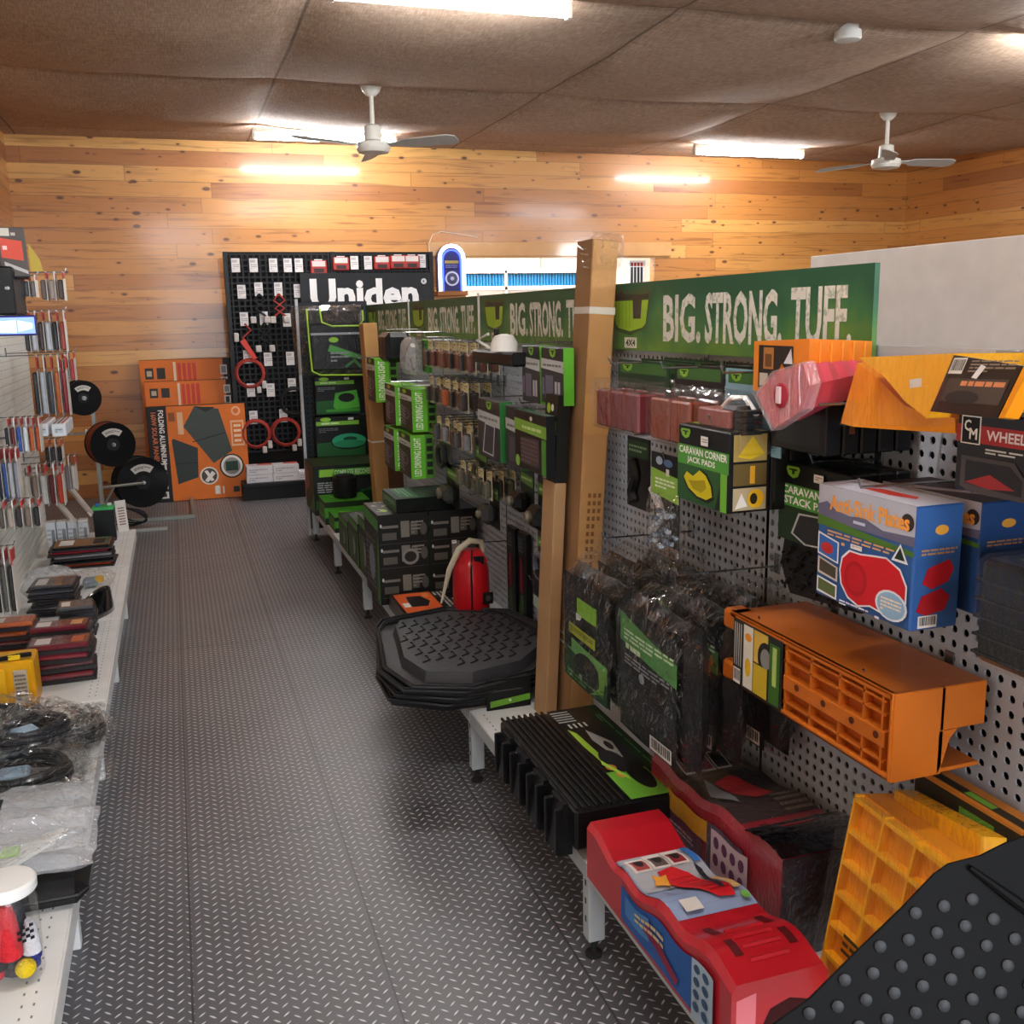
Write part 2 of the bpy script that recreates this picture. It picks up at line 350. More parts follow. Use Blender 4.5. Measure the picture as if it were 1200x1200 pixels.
                rnd = random.Random(3); x = x0+(x1-x0)*.08
                while x < x1-(x1-x0)*.1:
                    w = (x1-x0)*rnd.choice((.02, .035, .05)); yy = y0+(y1-y0)*.2
                    s.add([P(x, yy, h+st*.5), P(x+w, yy, h+st*.5), P(x+w, y1-(y1-y0)*.1, h+st*.5), P(x, y1-(y1-y0)*.1, h+st*.5)], [(0, 1, 2, 3)], M('1a1a1a', .5))
                    x += w+(x1-x0)*rnd.choice((.02, .04))
        return s
    def build(s, name, parent=None, loc=None, rz=0, rx=0, ry=0, smooth=35, origin=None):
        me = bpy.data.meshes.new(name)
        if origin is not None: o_ = V(origin); s.v = [tuple(V(v)-o_) for v in s.v]; loc = o_
        me.from_pydata(s.v, [], s.f); me.materials.clear()
        for m in s.mats: me.materials.append(m)
        me.polygons.foreach_set('material_index', s.m)
        me.polygons.foreach_set('use_smooth', [True]*len(s.f))
        me.set_sharp_from_angle(angle=math.radians(smooth)); me.update()
        o = bpy.data.objects.new(name, me); COL.objects.link(o)
        if parent: o.parent = parent
        if loc is not None: o.location = loc
        o.rotation_euler = (rx, ry, rz); return o
def tag(o, label, cat, group=None, kind=None):
    o['label'] = label; o['category'] = cat
    if group: o['group'] = group
    if kind: o['kind'] = kind
    return o
def thing(name, label, cat, loc=(0, 0, 0), rz=0, rx=0, ry=0, group=None):
    o = bpy.data.objects.new(name, None); COL.objects.link(o); o.location = loc; o.rotation_euler = (rx, ry, rz); o.empty_display_size = .05
    return tag(o, label, cat, group)
def struct(o): o['kind'] = 'structure'; return o
ALLC = {}
def copy_tree(o, parent=None):
    c = o.copy(); COL.objects.link(c); c.parent = parent
    for ch in o.children: copy_tree(ch, c)
    return c
def dup(o, label, loc=None, rz=None, group=None):
    c = copy_tree(o); c['label'] = label
    if loc is not None: c.location = loc
    if rz is not None: c.rotation_euler.z = rz
    if group: c['group'] = group
    return c
ORD = ['first', 'second', 'third', 'fourth', 'fifth', 'sixth', 'seventh', 'eighth', 'ninth', 'tenth', 'eleventh', 'twelfth']
# ================================================================== THE ROOM
XL, XR, YF, YN, ZC = -1.22, 8.12, 9.9, -4.2, 3.2
m = MB(); m.box(XL-.1, XR+.1, YN-.1, YF+.1, -.1, 0, FLOOR); struct(m.build('floor'))
def sag(x, y):
    gx = ((x-.80)/1.93) % 1; gy = ((y-7.35)/2.15) % 1
    s = (math.sin(math.pi*gx)*math.sin(math.pi*gy))**.5*.10*min(1, (YF-y)/1.6)
    near = math.exp(-((min(gx, 1-gx))*1.93/.03)**2)*.006 + math.exp(-((min(gy, 1-gy))*2.15/.03)**2)*.004
    n = noise.noise(V((x*1.3, y*1.3, 0)))*.014+noise.noise(V((x*7, y*1.6, 3)))*.004
    n *= min(1, (YF-y)/1.2)
    return ZC - s*.9 + near*1.0 + n
m = MB(); m.grid(lambda u, v: V((XL+(XR-XL)*u, YN+(YF-YN)*v, sag(XL+(XR-XL)*u, YN+(YF-YN)*v))), 150, 210, HESS, True)
struct(m.build('ceiling', smooth=60))
m = MB(); m.box(XL-.1, XR+.1, YN-.1, YF+.1, ZC+.12, ZC+.2, M('5a4838', .9)); struct(m.build('ceiling_roof_deck'))
m = MB(); m.box(XL-.12, XL, YN, YF, 0, ZC+.15, WOOD); struct(m.build('wall_left'))
# right wall with the high side window
m = MB()
for a in ((YN, -1.15, 0, ZC+.15), (.95, YF, 0, ZC+.15), (-1.15, .95, 0, 2.34), (-1.15, .95, 3.08, ZC+.15)): m.box(XR, XR+.12, a[0], a[1], a[2], a[3], WOOD)
struct(m.build('wall_right'))
m = MB()
for y in (-1.15, -.12, .91): m.box(XR-.01, XR+.05, y, y+.04, 2.34, 3.08, WHITE)
for z in (2.34, 3.04): m.box(XR-.01, XR+.05, -1.15, .95, z, z+.04, WHITE)
struct(m.build('window_1'))
# shop front wall behind the camera with its glazed opening
m = MB()
m.box(XL, -.3, YN-.12, YN, 0, ZC+.15, WOOD); m.box(4.1, XR, YN-.12, YN, 0, ZC+.15, WOOD); m.box(-.3, 4.1, YN-.12, YN, 2.75, ZC+.15, WOOD)
struct(m.build('wall_near'))
m = MB()
for x in (-.3, 1.14, 2.6, 4.04): m.box(x, x+.06, YN-.06, YN, 0, 2.75, WHITE)
m.box(-.3, 4.1, YN-.06, YN, 2.68, 2.75, WHITE); struct(m.build('window_2'))
# far wall with the opening into the next room
OX0, OX1, OZ0, OZ1 = 2.84, 4.94, 1.25, 2.165
m = MB()
m.box(XL, OX0, YF, YF+.12, 0, ZC+.15, WOOD); m.box(OX1, XR, YF, YF+.12, 0, ZC+.15, WOOD)
m.box(OX0, OX1, YF, YF+.12, OZ1, ZC+.15, WOOD); m.box(OX0, OX1, YF, YF+.12, 0, OZ0, WOOD)
struct(m.build('wall_far'))
m = MB(); m.box(2.46, 5.12, YF-.03, YF-.003, 2.18, 2.32, M('d2a068', .45, coat=.4, bump=.1, bs=20), .004); struct(m.build('trim_1'))
m = MB(); m.box(2.6, 7.5, 12.4, 12.5, 0, 3.2, M('e9e6df', .6)); m.box(7.4, 7.5, 10.02, 12.4, 0, 3.2, M('e9e6df', .6)); m.box(1.9, 2.6, 10.02, 12.5, 0, 3.2, M('e9e6df', .6))
m.box(1.9, 7.5, 10.02, 12.5, 3.2, 3.3, M('e9e6df', .6)); m.box(1.9, 7.5, 10.02, 12.5, -.1, 0, M('8d8a86', .6)); struct(m.build('wall_next_room'))
m = MB(); m.box(4.55, 4.57, 12.37, 12.398, 2.0, 2.6, M('8a7a68', .5)); struct(m.build('trim_2'))
# white partition of the neighbouring aisle
m = MB(); m.box(2.5, 2.56, -1.2, 3.6, 0, 1.81, M('f0ebe4', .55), .004); struct(m.build('wall_partition'))
# blue slatted light box behind the opening
t = thing('slatted_panel', 'blue ribbed panel with white frame seen through the far wall opening', 'panel', (3.6, 11.3, 1.0))
m = MB(); m.box(-.9, 1.15, 0, .04, .0, .93, M('e8f0f2', .4)); m.build('backing_board', t)
m = MB()
for i in range(54): m.box(-.86+i*.037, -.86+i*.037+.027, -.03, 0, .93, 1.06, M('2c86c8', .35), .002)
m.box(-.9, 1.15, -.001, .04, .92, 1.07, M('1a5f9c', .4)); m.build('blue_slats', t)
m = MB(); m.box(-.92, 1.17, -.05, .05, 1.07, 1.12, WHITE, .004); m.box(-.92, 1.17, -.05, .02, .88, .925, WHITE, .004); m.box(.1, .13, -.05, 0, .5, 1.1, WHITE); m.build('frame', t)
# small poster hanging on the right jamb of the opening
p0 = on(743, 304, Y=9.85)
t = thing('poster', 'small white poster with dark upright strips at right end of the far opening', 'poster', (p0.x, 9.97, 1.72))
m = MB(); m.box(0, .19, 0, .012, 0, .42, M('ececea', .5)); m.art(((0, 0, 0), (.19, 0, 0), (0, 0, .42)), [('r', .1+.2*i, .1, .24+.2*i, .84, '2a2a30') for i in range(4)]+[('r', .1+.2*i, .86, .24+.2*i, .95, 'b02a2a') for i in range(4)]); m.build('sheet', t)

# ------------------------------------------------------------------ ceiling lights
TUBE = M('f6f7fa', .5, emit=TUBE_STRENGTH, var=0)
def batten(x, y, z, label, first=None):
    if first: return dup(first, label, (x, y, z))
    t = thing('ceiling_light', label, 'light', (x, y, z), group=None)
    m = MB(); m.box(-.61, .61, -.022, .022, .03, .075, M('e8e4da', .5), .006); m.build('light_housing', t)
    m = MB(); m.tube([(-.585, 0, 0), (.585, 0, 0)], .019, TUBE, 8); m.build('light_tube', t)
    for s in (-1, 1): m = MB(); m.box(s*.6-.012, s*.6+.012, -.024, .024, -.025, .035, M('d8d4cc', .5), .003); m.build('end_cap', t)
    return t
L0 = batten(1.44, 5.08, 3.09, 'single tube ceiling light nearest the camera at top centre')
for x, y, lb in ((1.38, 8.97, 'tube ceiling light close to the far wall behind the left fan'), (5.49, 8.97, 'tube ceiling light close to the far wall left of the right fan'),
                 (5.55, 5.03, 'tube ceiling light just past the right edge of the picture'), (.25, 1.3, 'added unseen tube ceiling light above the near end of the aisle'),  # near aisle tube is added out of view to light the aisle-side faces
                 (5.5, 1.1, 'tube ceiling light beyond the white partition'), (.25, -2.2, 'added unseen tube ceiling light behind the camera near the shop front')):  # tube behind the camera is added, unseen, for more light along the aisle
    batten(x, y, 3.09, lb, L0)
# smoke alarm
t = thing('smoke_alarm', 'round white smoke alarm on the brown fabric ceiling', 'smoke alarm', (3.85, 5.26, 3.12))
m = MB(); m.lathe([(.075, .05), (.078, .012), (.07, 0), (.03, -.006)], (0, 0, 0), M('deded8', .45), 24); m.build('alarm_cover', t)
m = MB(); m.lathe([(.055, .03), (.06, .02), (.06, .09), (.05, .1)], (0, 0, 0), WHITE, 20); m.build('mounting_base', t)
# fans
FANW = M('d6d2c6', .4)
def fan(x, y, ang, label):
    t = thing('ceiling_fan', label, 'ceiling fan', (x, y, 2.78)); 
    m = MB(); m.lathe([(.03, .33), (.06, .36), (.078, .41), (.078, .425)], (0, 0, 0), FANW, 20); m.build('ceiling_canopy', t)
    m = MB(); m.tube([(0, 0, .1), (0, 0, .36)], .016, FANW, 10); m.build('downrod', t)
    m = MB(); m.lathe([(.04, .14), (.058, .13), (.062, .04), (.07, .03)], (0, 0, 0), FANW, 20); m.build('upper_housing', t)
    m = MB(); m.lathe([(.07, .035), (.115, .02), (.12, -.02), (.105, -.045), (.05, -.055)], (0, 0, 0), FANW, 24); m.build('motor', t)
    for i in range(3):
        a = ang+i*2*math.pi/3; m = MB(); m.X = Matrix.Rotation(a, 4, 'Z')
        pts = [(.10, -.018), (.2, -.022), (.24, -.05), (.58, -.062), (.63, -.04), (.64, 0), (.63, .04), (.58, .062), (.24, .05), (.2, .022), (.10, .018)]
        zf = lambda q: .0+q[1]*-.35
        m.loft([V((q[0], q[1], zf(q))) for q in pts], [V((q[0], q[1], zf(q)+.006)) for q in pts], M('aaa79f', .45)); m.build('fan_blade', t)
    return t
fan(1.45, 7.3, -.66, 'white ceiling fan hanging above the aisle, the left one')
fan(5.74, 7.26, -.10, 'white ceiling fan hanging in the right far corner of the ceiling')

# ================================================================== SHELVING
PEG = M('b2bac4', .42, var=.05); PEGB = M('1c1e22', .6)
XB, XF, ZS, BAY = 1.35, .87, .27, 1.035
def perf(y0, y1, z0, z1, x, t, mat, pitch=.0285, r=.0080):
    m = MB(); ny = int((y1-y0)/pitch); nz = int((z1-z0)/pitch); dy = (y1-y0)/ny; dz = (z1-z0)/nz
    vs = []; fs = []
    for i in range(ny):
        for j in range(nz):
            cy, cz = y0+(i+.5)*dy, z0+(j+.5)*dz; n = len(vs)
            for k in range(8):
                a = math.pi/4*k+math.pi/8; vs.append((x, cy+r*math.cos(a), cz+r*math.sin(a)))
            for k in range(8):
                a = math.pi/4*k+math.pi/8; vs.append((x+.004, cy+r*math.cos(a), cz+r*math.sin(a)))
            h = (dy/2, dz/2)
            for sy, sz in ((1, 1), (-1, 1), (-1, -1), (1, -1)): vs.append((x, cy+sy*h[0], cz+sz*h[1]))
            C = [n+16, n+17, n+18, n+19]
            # corner k spans octagon verts
            fs += [(C[0], n+0, n+7, C[3]), (C[0], n+1, n+0), (C[0], C[1], n+2, n+1), (C[1], n+3, n+2), (C[1], C[2], n+4, n+3), (C[2], n+5, n+4), (C[2], C[3], n+6, n+5), (C[3], n+7, n+6)]
            for k in range(8): fs.append((n+k, n+(k+1) % 8, n+8+(k+1) % 8, n+8+k))
    m.add(vs, fs, mat); return m
def gondola_bay(label):
    t = thing('shelving_bay', label, 'shelving')
    m = perf(.006, BAY-.006, ZS-.03, 1.51, XB, .004, PEG); m.box(XB, XB+.012, .0, BAY, 1.51, 1.525, STEEL); m.build('perforated_panel', t, smooth=20)
    m = MB(); m.box(XB+.03, XB+.05, 0, BAY, .1, 1.5, PEGB); m.build('back_panel', t)
    m = MB(); m.box(XB+.013, XB+.04, .0, .012, .0, 1.52, STEEL, .002); m.build('upright_post', t)
    m = MB(); m.box(XF, XB+.02, .004, BAY-.004, ZS-.006, ZS, M('dfe4e6', .35), .002); m.box(XF-.004, XF-.0002, .004, BAY-.004, ZS-.045, ZS+.0005, STEEL, .001)
    for k in range(30): m.box(XF+.03, XF+.034, .05+k*.032, .06+k*.032, ZS, ZS+.0004, M('6d7478', .6))
    m.build('base_shelf', t)
    m = MB(); m.box(XF+.0, XF+.045, .0, .04, .05, ZS-.008, STEEL, .003)
    for k in range(3): m.box(XF-.0006, XF, .016, .024, .1+k*.05, .116+k*.05, M('3a3e42', .7))
    m.build('leg', t)
    m = MB(); m.lathe([(.022, 0), (.022, .008), (.008, .012), (.006, .06)], (XF+.022, .022, 0), M('2a2a2c', .5), 14); m.build('levelling_foot', t)
    m = MB(); m.box(XF+.04, XB+.01, .005, .018, ZS-.07, ZS-.012, STEEL); m.build('shelf_bracket', t)
    return t
bayname = ['beside the studded rubber mat at the bottom right', 'holding the red levelling ramps', 'holding the black step box and the tall carton', 'holding the black floor mats', 'holding the stacked tool kit cartons', 'holding the flat green packs', 'at the far end of the row', 'past the far end upright']
GY0 = 2.08-2*BAY
b0 = gondola_bay('grey perforated shelving bay '+bayname[0]); b0.location = (0, GY0, 0)
for i in range(1, 7): dup(b0, 'grey perforated shelving bay '+bayname[i], (0, GY0+i*BAY, 0))
# end upright
t = thing('shelving_upright', 'last grey upright and foot at the far end of the shelving row', 'shelving'); t.location = (0, GY0+7*BAY, 0)
for n_ in ('upright_post', 'leg', 'levelling_foot'):
    for ch in b0.children:
        if ch.name.split('.')[0] == n_: c = ch.copy(); COL.objects.link(c); c.parent = t

# ------------------------------------------------------------------ green header signs
def sign(y0, y1, label):
    """reads left to right from far to near"""
    L = y1-y0; h = .2
    t = thing('header_sign', label, 'sign', (1.335, (y0+y1)/2, 1.487))
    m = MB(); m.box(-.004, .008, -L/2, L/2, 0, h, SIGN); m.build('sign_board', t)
    m = MB(); fr = ((-.004, L/2, 0), (0, -L, 0), (0, 0, h))
    g = lambda x: .06+(x-.015)*1.58
    S = [('p', [(g(x), z) for x, z in [(.015, .8), (.018, .88), (.05, .93), (.06, .88), (.105, .88), (.117, .95), (.148, .86), (.137, .5), (.128, .33), (.08, .22), (.035, .28), (.02, .45)]], '4a5a3a'),
         ('p', [(g(x), z) for x, z in [(.02, .74), (.138, .74), (.13, .4), (.12, .34), (.08, .28), (.04, .33), (.028, .42)]], '9ac23a'),
         ('p', [(g(x), z) for x, z in [(.028, .84), (.05, .88), (.06, .84), (.118, .82), (.142, .84), (.138, .76), (.118, .76), (.114, .47), (.09, .47), (.088, .76), (.03, .76)]], '3f3a34')]
    S += [('r', g(.03+.012*i), .34, g(.032+.012*i), .74, '7ea52e') for i in range(5)]
    S += [('r', g(.062), .03, g(.103), .19, 'dcdcd2'), ('t', '4X4', g(.067), .06, g(.098), .16, '2e352c')]
    m.art(fr, S); m.build('emblem', t)
    m = MB(); m.art(fr, [('t', 'BIG.', .325, .14, .485, .8, LETTER), ('t', 'STRONG.', .502, .14, .765, .8, LETTER), ('t', 'TUFF.', .79, .14, .953, .8, LETTER)]); m.build('lettering', t)
    return t
S0 = sign(1.70, 3.05, 'green header sign at the near end, to the right of the tall brown carton')
ys = [3.07, 4.43, 5.86, 7.25]
for i, lb in enumerate(('green header sign directly left of the tall brown carton', 'green header sign between two thin white joints, third from the near end', 'partly hidden green header sign at the far end of the row')):
    sign(ys[i]+.004, ys[i+1]-.004, lb)
t = thing('sign_joint', 'thin white joining strip between the second and third header signs', 'strip', (1.326, 4.43, 1.485)); m = MB(); m.box(0, .01, -.01, .01, 0, .215, WHITE, .002); m.build('strip_body', t)
dup(t, 'thin white joining strip between the third and the farthest header signs', (1.326, 5.86, 1.485))

# ------------------------------------------------------------------ LEFT SHELVING (white)
LXB, LXF, LZ = -.83, -.32, .3
LW = M('e4e6e4', .4)
def left_bay(label):
    t = thing('shelving_bay', label, 'shelving')
    m = perf(.004, BAY-.004, LZ, 1.74, 0, .004, M('dcdcd4', .45), pitch=.04, r=.004); 
    m.v = [(LXB-v[0], v[1], v[2]) for v in m.v]; m.f = [f[::-1] for f in m.f]
    for k in range(35): m.box(LXB, LXB+.0015, .004, BAY-.004, LZ+.03+k*.04, LZ+.034+k*.04, M('b9bab4', .5))
    m.build('slotted_panel', t, smooth=20)
    m = MB(); m.box(LXB-.05, LXB-.03, 0, BAY, 0, 1.72, M('c9c9c4', .6)); m.build('back_panel', t)
    m = MB(); m.box(LXB-.02, LXF, .003, BAY-.003, LZ-.006, LZ, LW, .002); m.box(LXF+.0002, LXF+.005, .003, BAY-.003, LZ-.06, LZ+.0005, LW, .001)
    for k in range(26):
        for r_ in (0, 1): m.box(LXF-.04-r_*.022, LXF-.036-r_*.022, .05+k*.038, .058+k*.038, LZ, LZ+.0004, M('7a8286', .6))
    m.build('base_shelf', t)
    m = MB(); m.box(LXF-.07, LXF-.03, .0, .04, .0, LZ-.008, LW, .003); m.build('leg', t)
    m = MB(); m.add([(LXF+.002, BAY-.05, LZ), (LXF+.012, BAY-.05, LZ-.06), (LXF+.012, BAY-.012, LZ-.09), (LXF+.002, BAY-.012, LZ)], [(0, 1, 2, 3)], LW); m.build('shelf_bracket', t)
    return t
ln = ['holding the glass jar at the bottom left', 'holding the bagged cables', 'holding the red tail light packs', 'holding the grey clamshell packs', 'holding the black battery', 'at the far end by the cable reels']
l0 = left_bay('white shelving bay '+ln[0]); LY0 = .51; l0.location = (0, LY0, 0)
for i in range(1, 6): dup(l0, 'white shelving bay '+ln[i], (0, LY0+i*BAY, 0))
# ================================================================== RIGHT SIDE STOCK
class Fr:
    def __init__(s, f, st): s.f = f; s.strip = st
    def __call__(s, *a): return s.f(*a)
LIME, DGREEN, NEAR = '8cc63a', '3f8f3a', '16181a'
def logo(x, y, w, h, c='7fb83a'):
    return [('p', [(x, y+h*.75), (x+w*.1, y+h), (x+w*.9, y+h), (x+w, y+h*.8), (x+w*.85, y+.2*h), (x+w*.5, y), (x+w*.15, y+.25*h)], c),
            ('p', [(x+w*.2, y+h*.8), (x+w*.8, y+h*.82), (x+w*.8, y+h*.68), (x+w*.62, y+h*.66), (x+w*.6, y+.35*h), (x+w*.42, y+.35*h), (x+w*.42, y+.66*h), (x+w*.2, y+.66*h)], '2a3020')]
def carton(name, label, cat, x0, x1, y0, y1, z0, z1, col='15171a', aX=(), aY=(), aT=(), group=None, r=.4, ch=.003, rz=0, sticker=None, coat=0):
    """printed carton; artwork on its aisle side (aX), its near side (aY) and its top (aT)"""
    cx, cy = (x0+x1)/2, (y0+y1)/2; a, b, h = (x1-x0)/2, (y1-y0)/2, z1-z0
    m = MB(); m.box(-a, a, -b, b, 0, h, M(col, r, coat=coat) if isinstance(col, str) else col, ch)
    if aX: m.art(((-a, b, 0), (0, -2*b, 0), (0, 0, h)), aX)
    if aY: m.art(((-a, -b, 0), (2*a, 0, 0), (0, 0, h)), aY)
    if aT: m.art(((-a, b, h), (0, -2*b, 0), (2*a, 0, 0)), aT)
    if sticker is None:
        o = m.build(name, None, (cx, cy, z0), rz)
        return tag(o, label, cat, group)
    t = thing(name, label, cat, (cx, cy, z0), rz, group=group); m.build('printed_carton', t)
    f, sx, sy, sw, sh = sticker; m = MB()
    fr = {'X': ((-a, b, 0), (0, -2*b, 0), (0, 0, h)), 'Y': ((-a, -b, 0), (2*a, 0, 0), (0, 0, h)), 'T': ((-a, b, h), (0, -2*b, 0), (2*a, 0, 0))}[f]
    m.art(fr, [('r', sx, sy, sx+sw, sy+sh, 'e8e8e4'), ('dash', sx+sw*.15, sy+sh*.3, sx+sw*.9, sy+sh*.8, 2, '8a8a88')], k0=30); m.build('price_sticker', t); return t
def px_carton(name, label, cat, pl, pr, yt, yb, Y, pf, **k):
    A = on(pl, yb, Y=Y); T = on(pl, yt, Y=Y); B = on(pr, yb, Y=Y); x0 = (A.x+T.x)/2
    y1 = on(pf, yt, X=x0).y
    if 'x1' in k: B.x = k.pop('x1')
    z0 = k.pop('z0', A.z)
    return carton(name, label, cat, x0, B.x, Y, y1, z0, T.z, **k), (x0, B.x, Y, y1, z0, T.z)
HOOKS = []
def hook(y, z, L=.28, label=None, x=XB, s=-1, first=[]):
    """wire display hook: two parallel wires turned up at the tip"""
    if not first or first[0][1] != (round(L, 2), s):
        t = thing('display_hook', '', 'hook'); m = MB()
        m.tube([(0, 0, 0), (s*L, 0, .004), (s*(L+.006), 0, .02)], .0028, WIRE, 6); m.build('hook_wire', t)
        m = MB(); m.box(min(0, s*.004), max(0, s*.004), -.012, .012, -.018, .03, WIRE, .001); m.build('hook_plate', t)
        first[:] = [(t, (round(L, 2), s))]; o = t
    else: o = copy_tree(first[0][0])
    o.location = (x+s*.001, y, z); o['label'] = label; return o

# ---------------- top row, near end: jack pad cartons
x0, x1, y0, y1, z0, z1 = 1.06, 1.335, 1.78, 2.0, 1.187, 1.355
pads = [('r', 0, 0, 1, .36, '1c2420'), ('p', [(0, 0), (.75, 0), (.9, .5), (0, .5)], '2f5a34'), ('r', 0, .48, 1, .74, '4f9a3c'), ('t', 'CARAVAN CORNER', .03, .625, .97, .72, 'f0f2ec'), ('t', 'JACK PADS', .2, .5, .75, .6, 'f0f2ec')]
pads += logo(.06, .82, .2, .13) + [('r', .86, .0, .98, .48, '6fb53c'), ('p', [(.12, .3), (.2, .4), (.34, .36), (.46, .46), (.6, .42), (.72, .28), (.74, .12), (.62, .05), (.42, .07), (.22, .16)], '1f1f1a'), ('p', [(.14, .31), (.2, .39), (.33, .35), (.46, .45), (.58, .4), (.68, .28), (.71, .15), (.6, .09), (.42, .1), (.24, .18)], 'd2c51e'), ('p', [(.24, .28), (.4, .3), (.56, .34), (.6, .24), (.5, .16), (.34, .18)], 'a79a14')]
padside = [('r', .1, .64, .9, .97, 'b09a58'), ('p', [(.2, .7), (.55, .95), (.85, .72), (.5, .66)], 'e2c426'), ('r', .1, .34, .9, .61, '6a5a30'), ('r', .5, .36, .62, .58, 'e2a82a'), ('r', .1, .03, .9, .31, 'b8ab88'), ('c', .65, .17, .2, .12, 'e8b81e'), ('c', .6, .17, .09, .07, '2a241a'), ('p', [(.15, .05), (.3, .25), (.45, .08)], 'e8e6e0')]
n = 5; w = [.10, .045, .045, .042, .043]; xx = x0
for i in range(n):
    lb = 'black and lime carton of corner jack pads with a yellow pad pictured, frontmost' if i == 0 else '%s plain dark carton edge behind the front jack pad carton' % ORD[i-1]
    carton('jack_pad_carton', lb, 'carton', xx, xx+w[i]-.002, y0, y1, z0, z1, aX=pads if i == 0 else (), aY=padside if i == 0 else [('r', .1, .1, .25, .9, '2a2c30')], aT=[('p', [(0, .3), (1, .3), (1, .55), (0, .55)], 'a8c94e'), ('r', .0, .7, 1, .9, 'b9c86a')] if i < 2 else (),
           sticker=('X', .5, .78, .14, .12) if i == 0 else None, group='cartons of corner jack pads')
    xx += w[i]
hook(1.89, 1.362, .27, 'wire hook carrying the corner jack pad cartons')
# stack pads (behind the blue box)
ms = [('r', 0, .44, 1, .72, '4f9a3c'), ('t', 'CARAVAN MULTI', .05, .6, .97, .7, 'f0f2ec'), ('t', 'STACK PADS', .08, .47, .8, .57, 'f0f2ec'), ('r', 0, 0, 1, .44, '22361f')]+logo(.1, .8, .2, .15)+[('p', [(.2, .1), (.3, .38), (.7, .42), (.9, .3), (.9, .06), (.4, .0)], 'b8bab8'), ('p', [(.23, .11), (.32, .36), (.7, .4), (.87, .29), (.87, .08), (.42, .02)], '2b2b2c')]
w = [.06, .04, .035]; xx = 1.195
for i in range(3):
    lb = 'black and green carton of multi stack pads just behind the blue carton' if i == 0 else '%s dark carton behind the multi stack pads carton' % ORD[i-1]
    carton('stack_pad_carton', lb, 'carton', xx, xx+w[i]-.002, 1.56, 1.80, 1.125, 1.29, aX=ms if i == 0 else (), aY=[('r', .2, .3, .8, .7, '23262a')], sticker=('X', .52, .82, .13, .1) if i == 0 else None, group='cartons of stack pads')
    xx += w[i]
hook(1.68, 1.297, .16, 'wire hook carrying the multi stack pad cartons')
# small dark packs above stack pads
for i in range(5):
    carton('pad_pack', '%s dark upright pack in the row below the pink ramps' % ORD[i], 'carton', 1.13+i*.04, 1.165+i*.04, 1.56, 1.74, 1.33, 1.46, aX=[('r', .1, .1, .9, .9, '26282a')], aY=[('p', [(.3, .3), (.5, .8), (.7, .3)], '6a4028')] if i == 1 else (), group='dark packs below the pink ramps')
# rubber tread pads hanging
t = thing('rubber_pad', 'black rubber pad with raised curved treads hanging left of the blue carton', 'rubber pad', (1.25, 1.73, .985))
m = MB(); m.slab([(0, -.14, .02), (0, -.1, .16), (0, .06, .20), (0, .12, .16), (0, .14, .06), (0, .1, .0)], (.02, 0, 0), RUBBER); m.build('pad_sheet', t)
m = MB()
for i in range(9):
    for j in range(5):
        y, z = -.1+i*.027, .03+j*.033
        if z > .17 and (y > .09 or y < -.08): continue
        if y < -.1 and z > .14: continue
        pts = [(-.006, y+.011*math.cos(a), z+.011*math.sin(a)) for a in [(k*.5+(0 if (i+j) % 2 else 3.14)) for k in range(6)]]
        m.tube(pts, .0035, RUBBER, 5)
m.build('raised_tread', t)
hook(1.73, 1.19, .1, 'wire hook carrying the treaded rubber pad')
# ---------------- anti sink plates cartons (blue)
asx = [('r', 0, .72, 1, 1, 'b6bccb'), ('p', [(0, .73), (.0, .82), (.1, .86), (.2, .8), (.35, .78), (.5, .8), (.7, .74), (1, .76), (1, .68), (0, .7)], '6a6a86'), ('p', [(0, .64), (0, .73), (.5, .68), (1, .64), (1, .60), (.5, .62)], '4f7a2e'), ('c', .93, .86, .06, .07, '3a3030'),
       ('t', 'Anti-Sink Plates', .13, .79, .95, .93, 'f09a3a'), ('t', 'Anti-Sink Plates', .135, .795, .945, .925, 'f3a850'), ('dash', .12, .56, .82, .62, 2, 'd8a878'), ('dash', .28, .5, .66, .55, 1, 'd8a878'), ('dash', .4, .72, .9, .77, 1, 'c8d2ea'),
       ('p', [(.8, .53), (.88, .68), (.96, .53)], 'e8ecf4'), ('p', [(.83, .55), (.88, .65), (.93, .55)], '20382a'),
       ('p', [(.02, .38), (.02, .58), (.26, .53), (.26, .34)], 'e6eaf2'), ('p', [(.035, .395), (.035, .56), (.245, .52), (.245, .355)], '3b6fc0'), ('c', .13, .45, .07, .05, 'c23232'),
       ('p', [(.03, .21), (.03, .36), (.26, .31), (.26, .18)], 'c8c2b8'), ('p', [(.05, .23), (.05, .34), (.24, .3), (.24, .2)], '4a4438'), ('p', [(.03, .04), (.03, .18), (.26, .15), (.26, .02)], 'e6eaf2'), ('p', [(.045, .06), (.045, .165), (.245, .135), (.245, .035)], '5c6a3e')]
asx += [('p', [(.28+.0, .3), (.30, .42), (.38, .5), (.5, .5), (.62, .52), (.76, .54), (.9, .48), (.97, .36), (.97, .22), (.9, .12), (.76, .06), (.62, .08), (.5, .04), (.38, .08), (.3, .18)], 'e3e6ee'),
        ('p', [(.295, .3), (.315, .41), (.39, .485), (.5, .485), (.62, .505), (.76, .525), (.89, .465), (.955, .35), (.955, .225), (.89, .135), (.76, .075), (.62, .095), (.5, .055), (.39, .095), (.315, .19)], 'cc1f2a'),
        ('c', .46, .27, .12, .15, 'b01722'), ('c', .46, .27, .09, .115, 'c01c26'), ('c', .83, .16, .155, .125, 'dfe6ef'), ('c', .83, .16, .135, .108, '8fb7d8'), ('dash', .73, .1, .93, .22, 4, 'efe0c8'), ('dash', .3, -.0, .62, .05, 2, 'e6ecf6'), ('dash', .68, .0, .95, .04, 1, 'e6ecf6')]
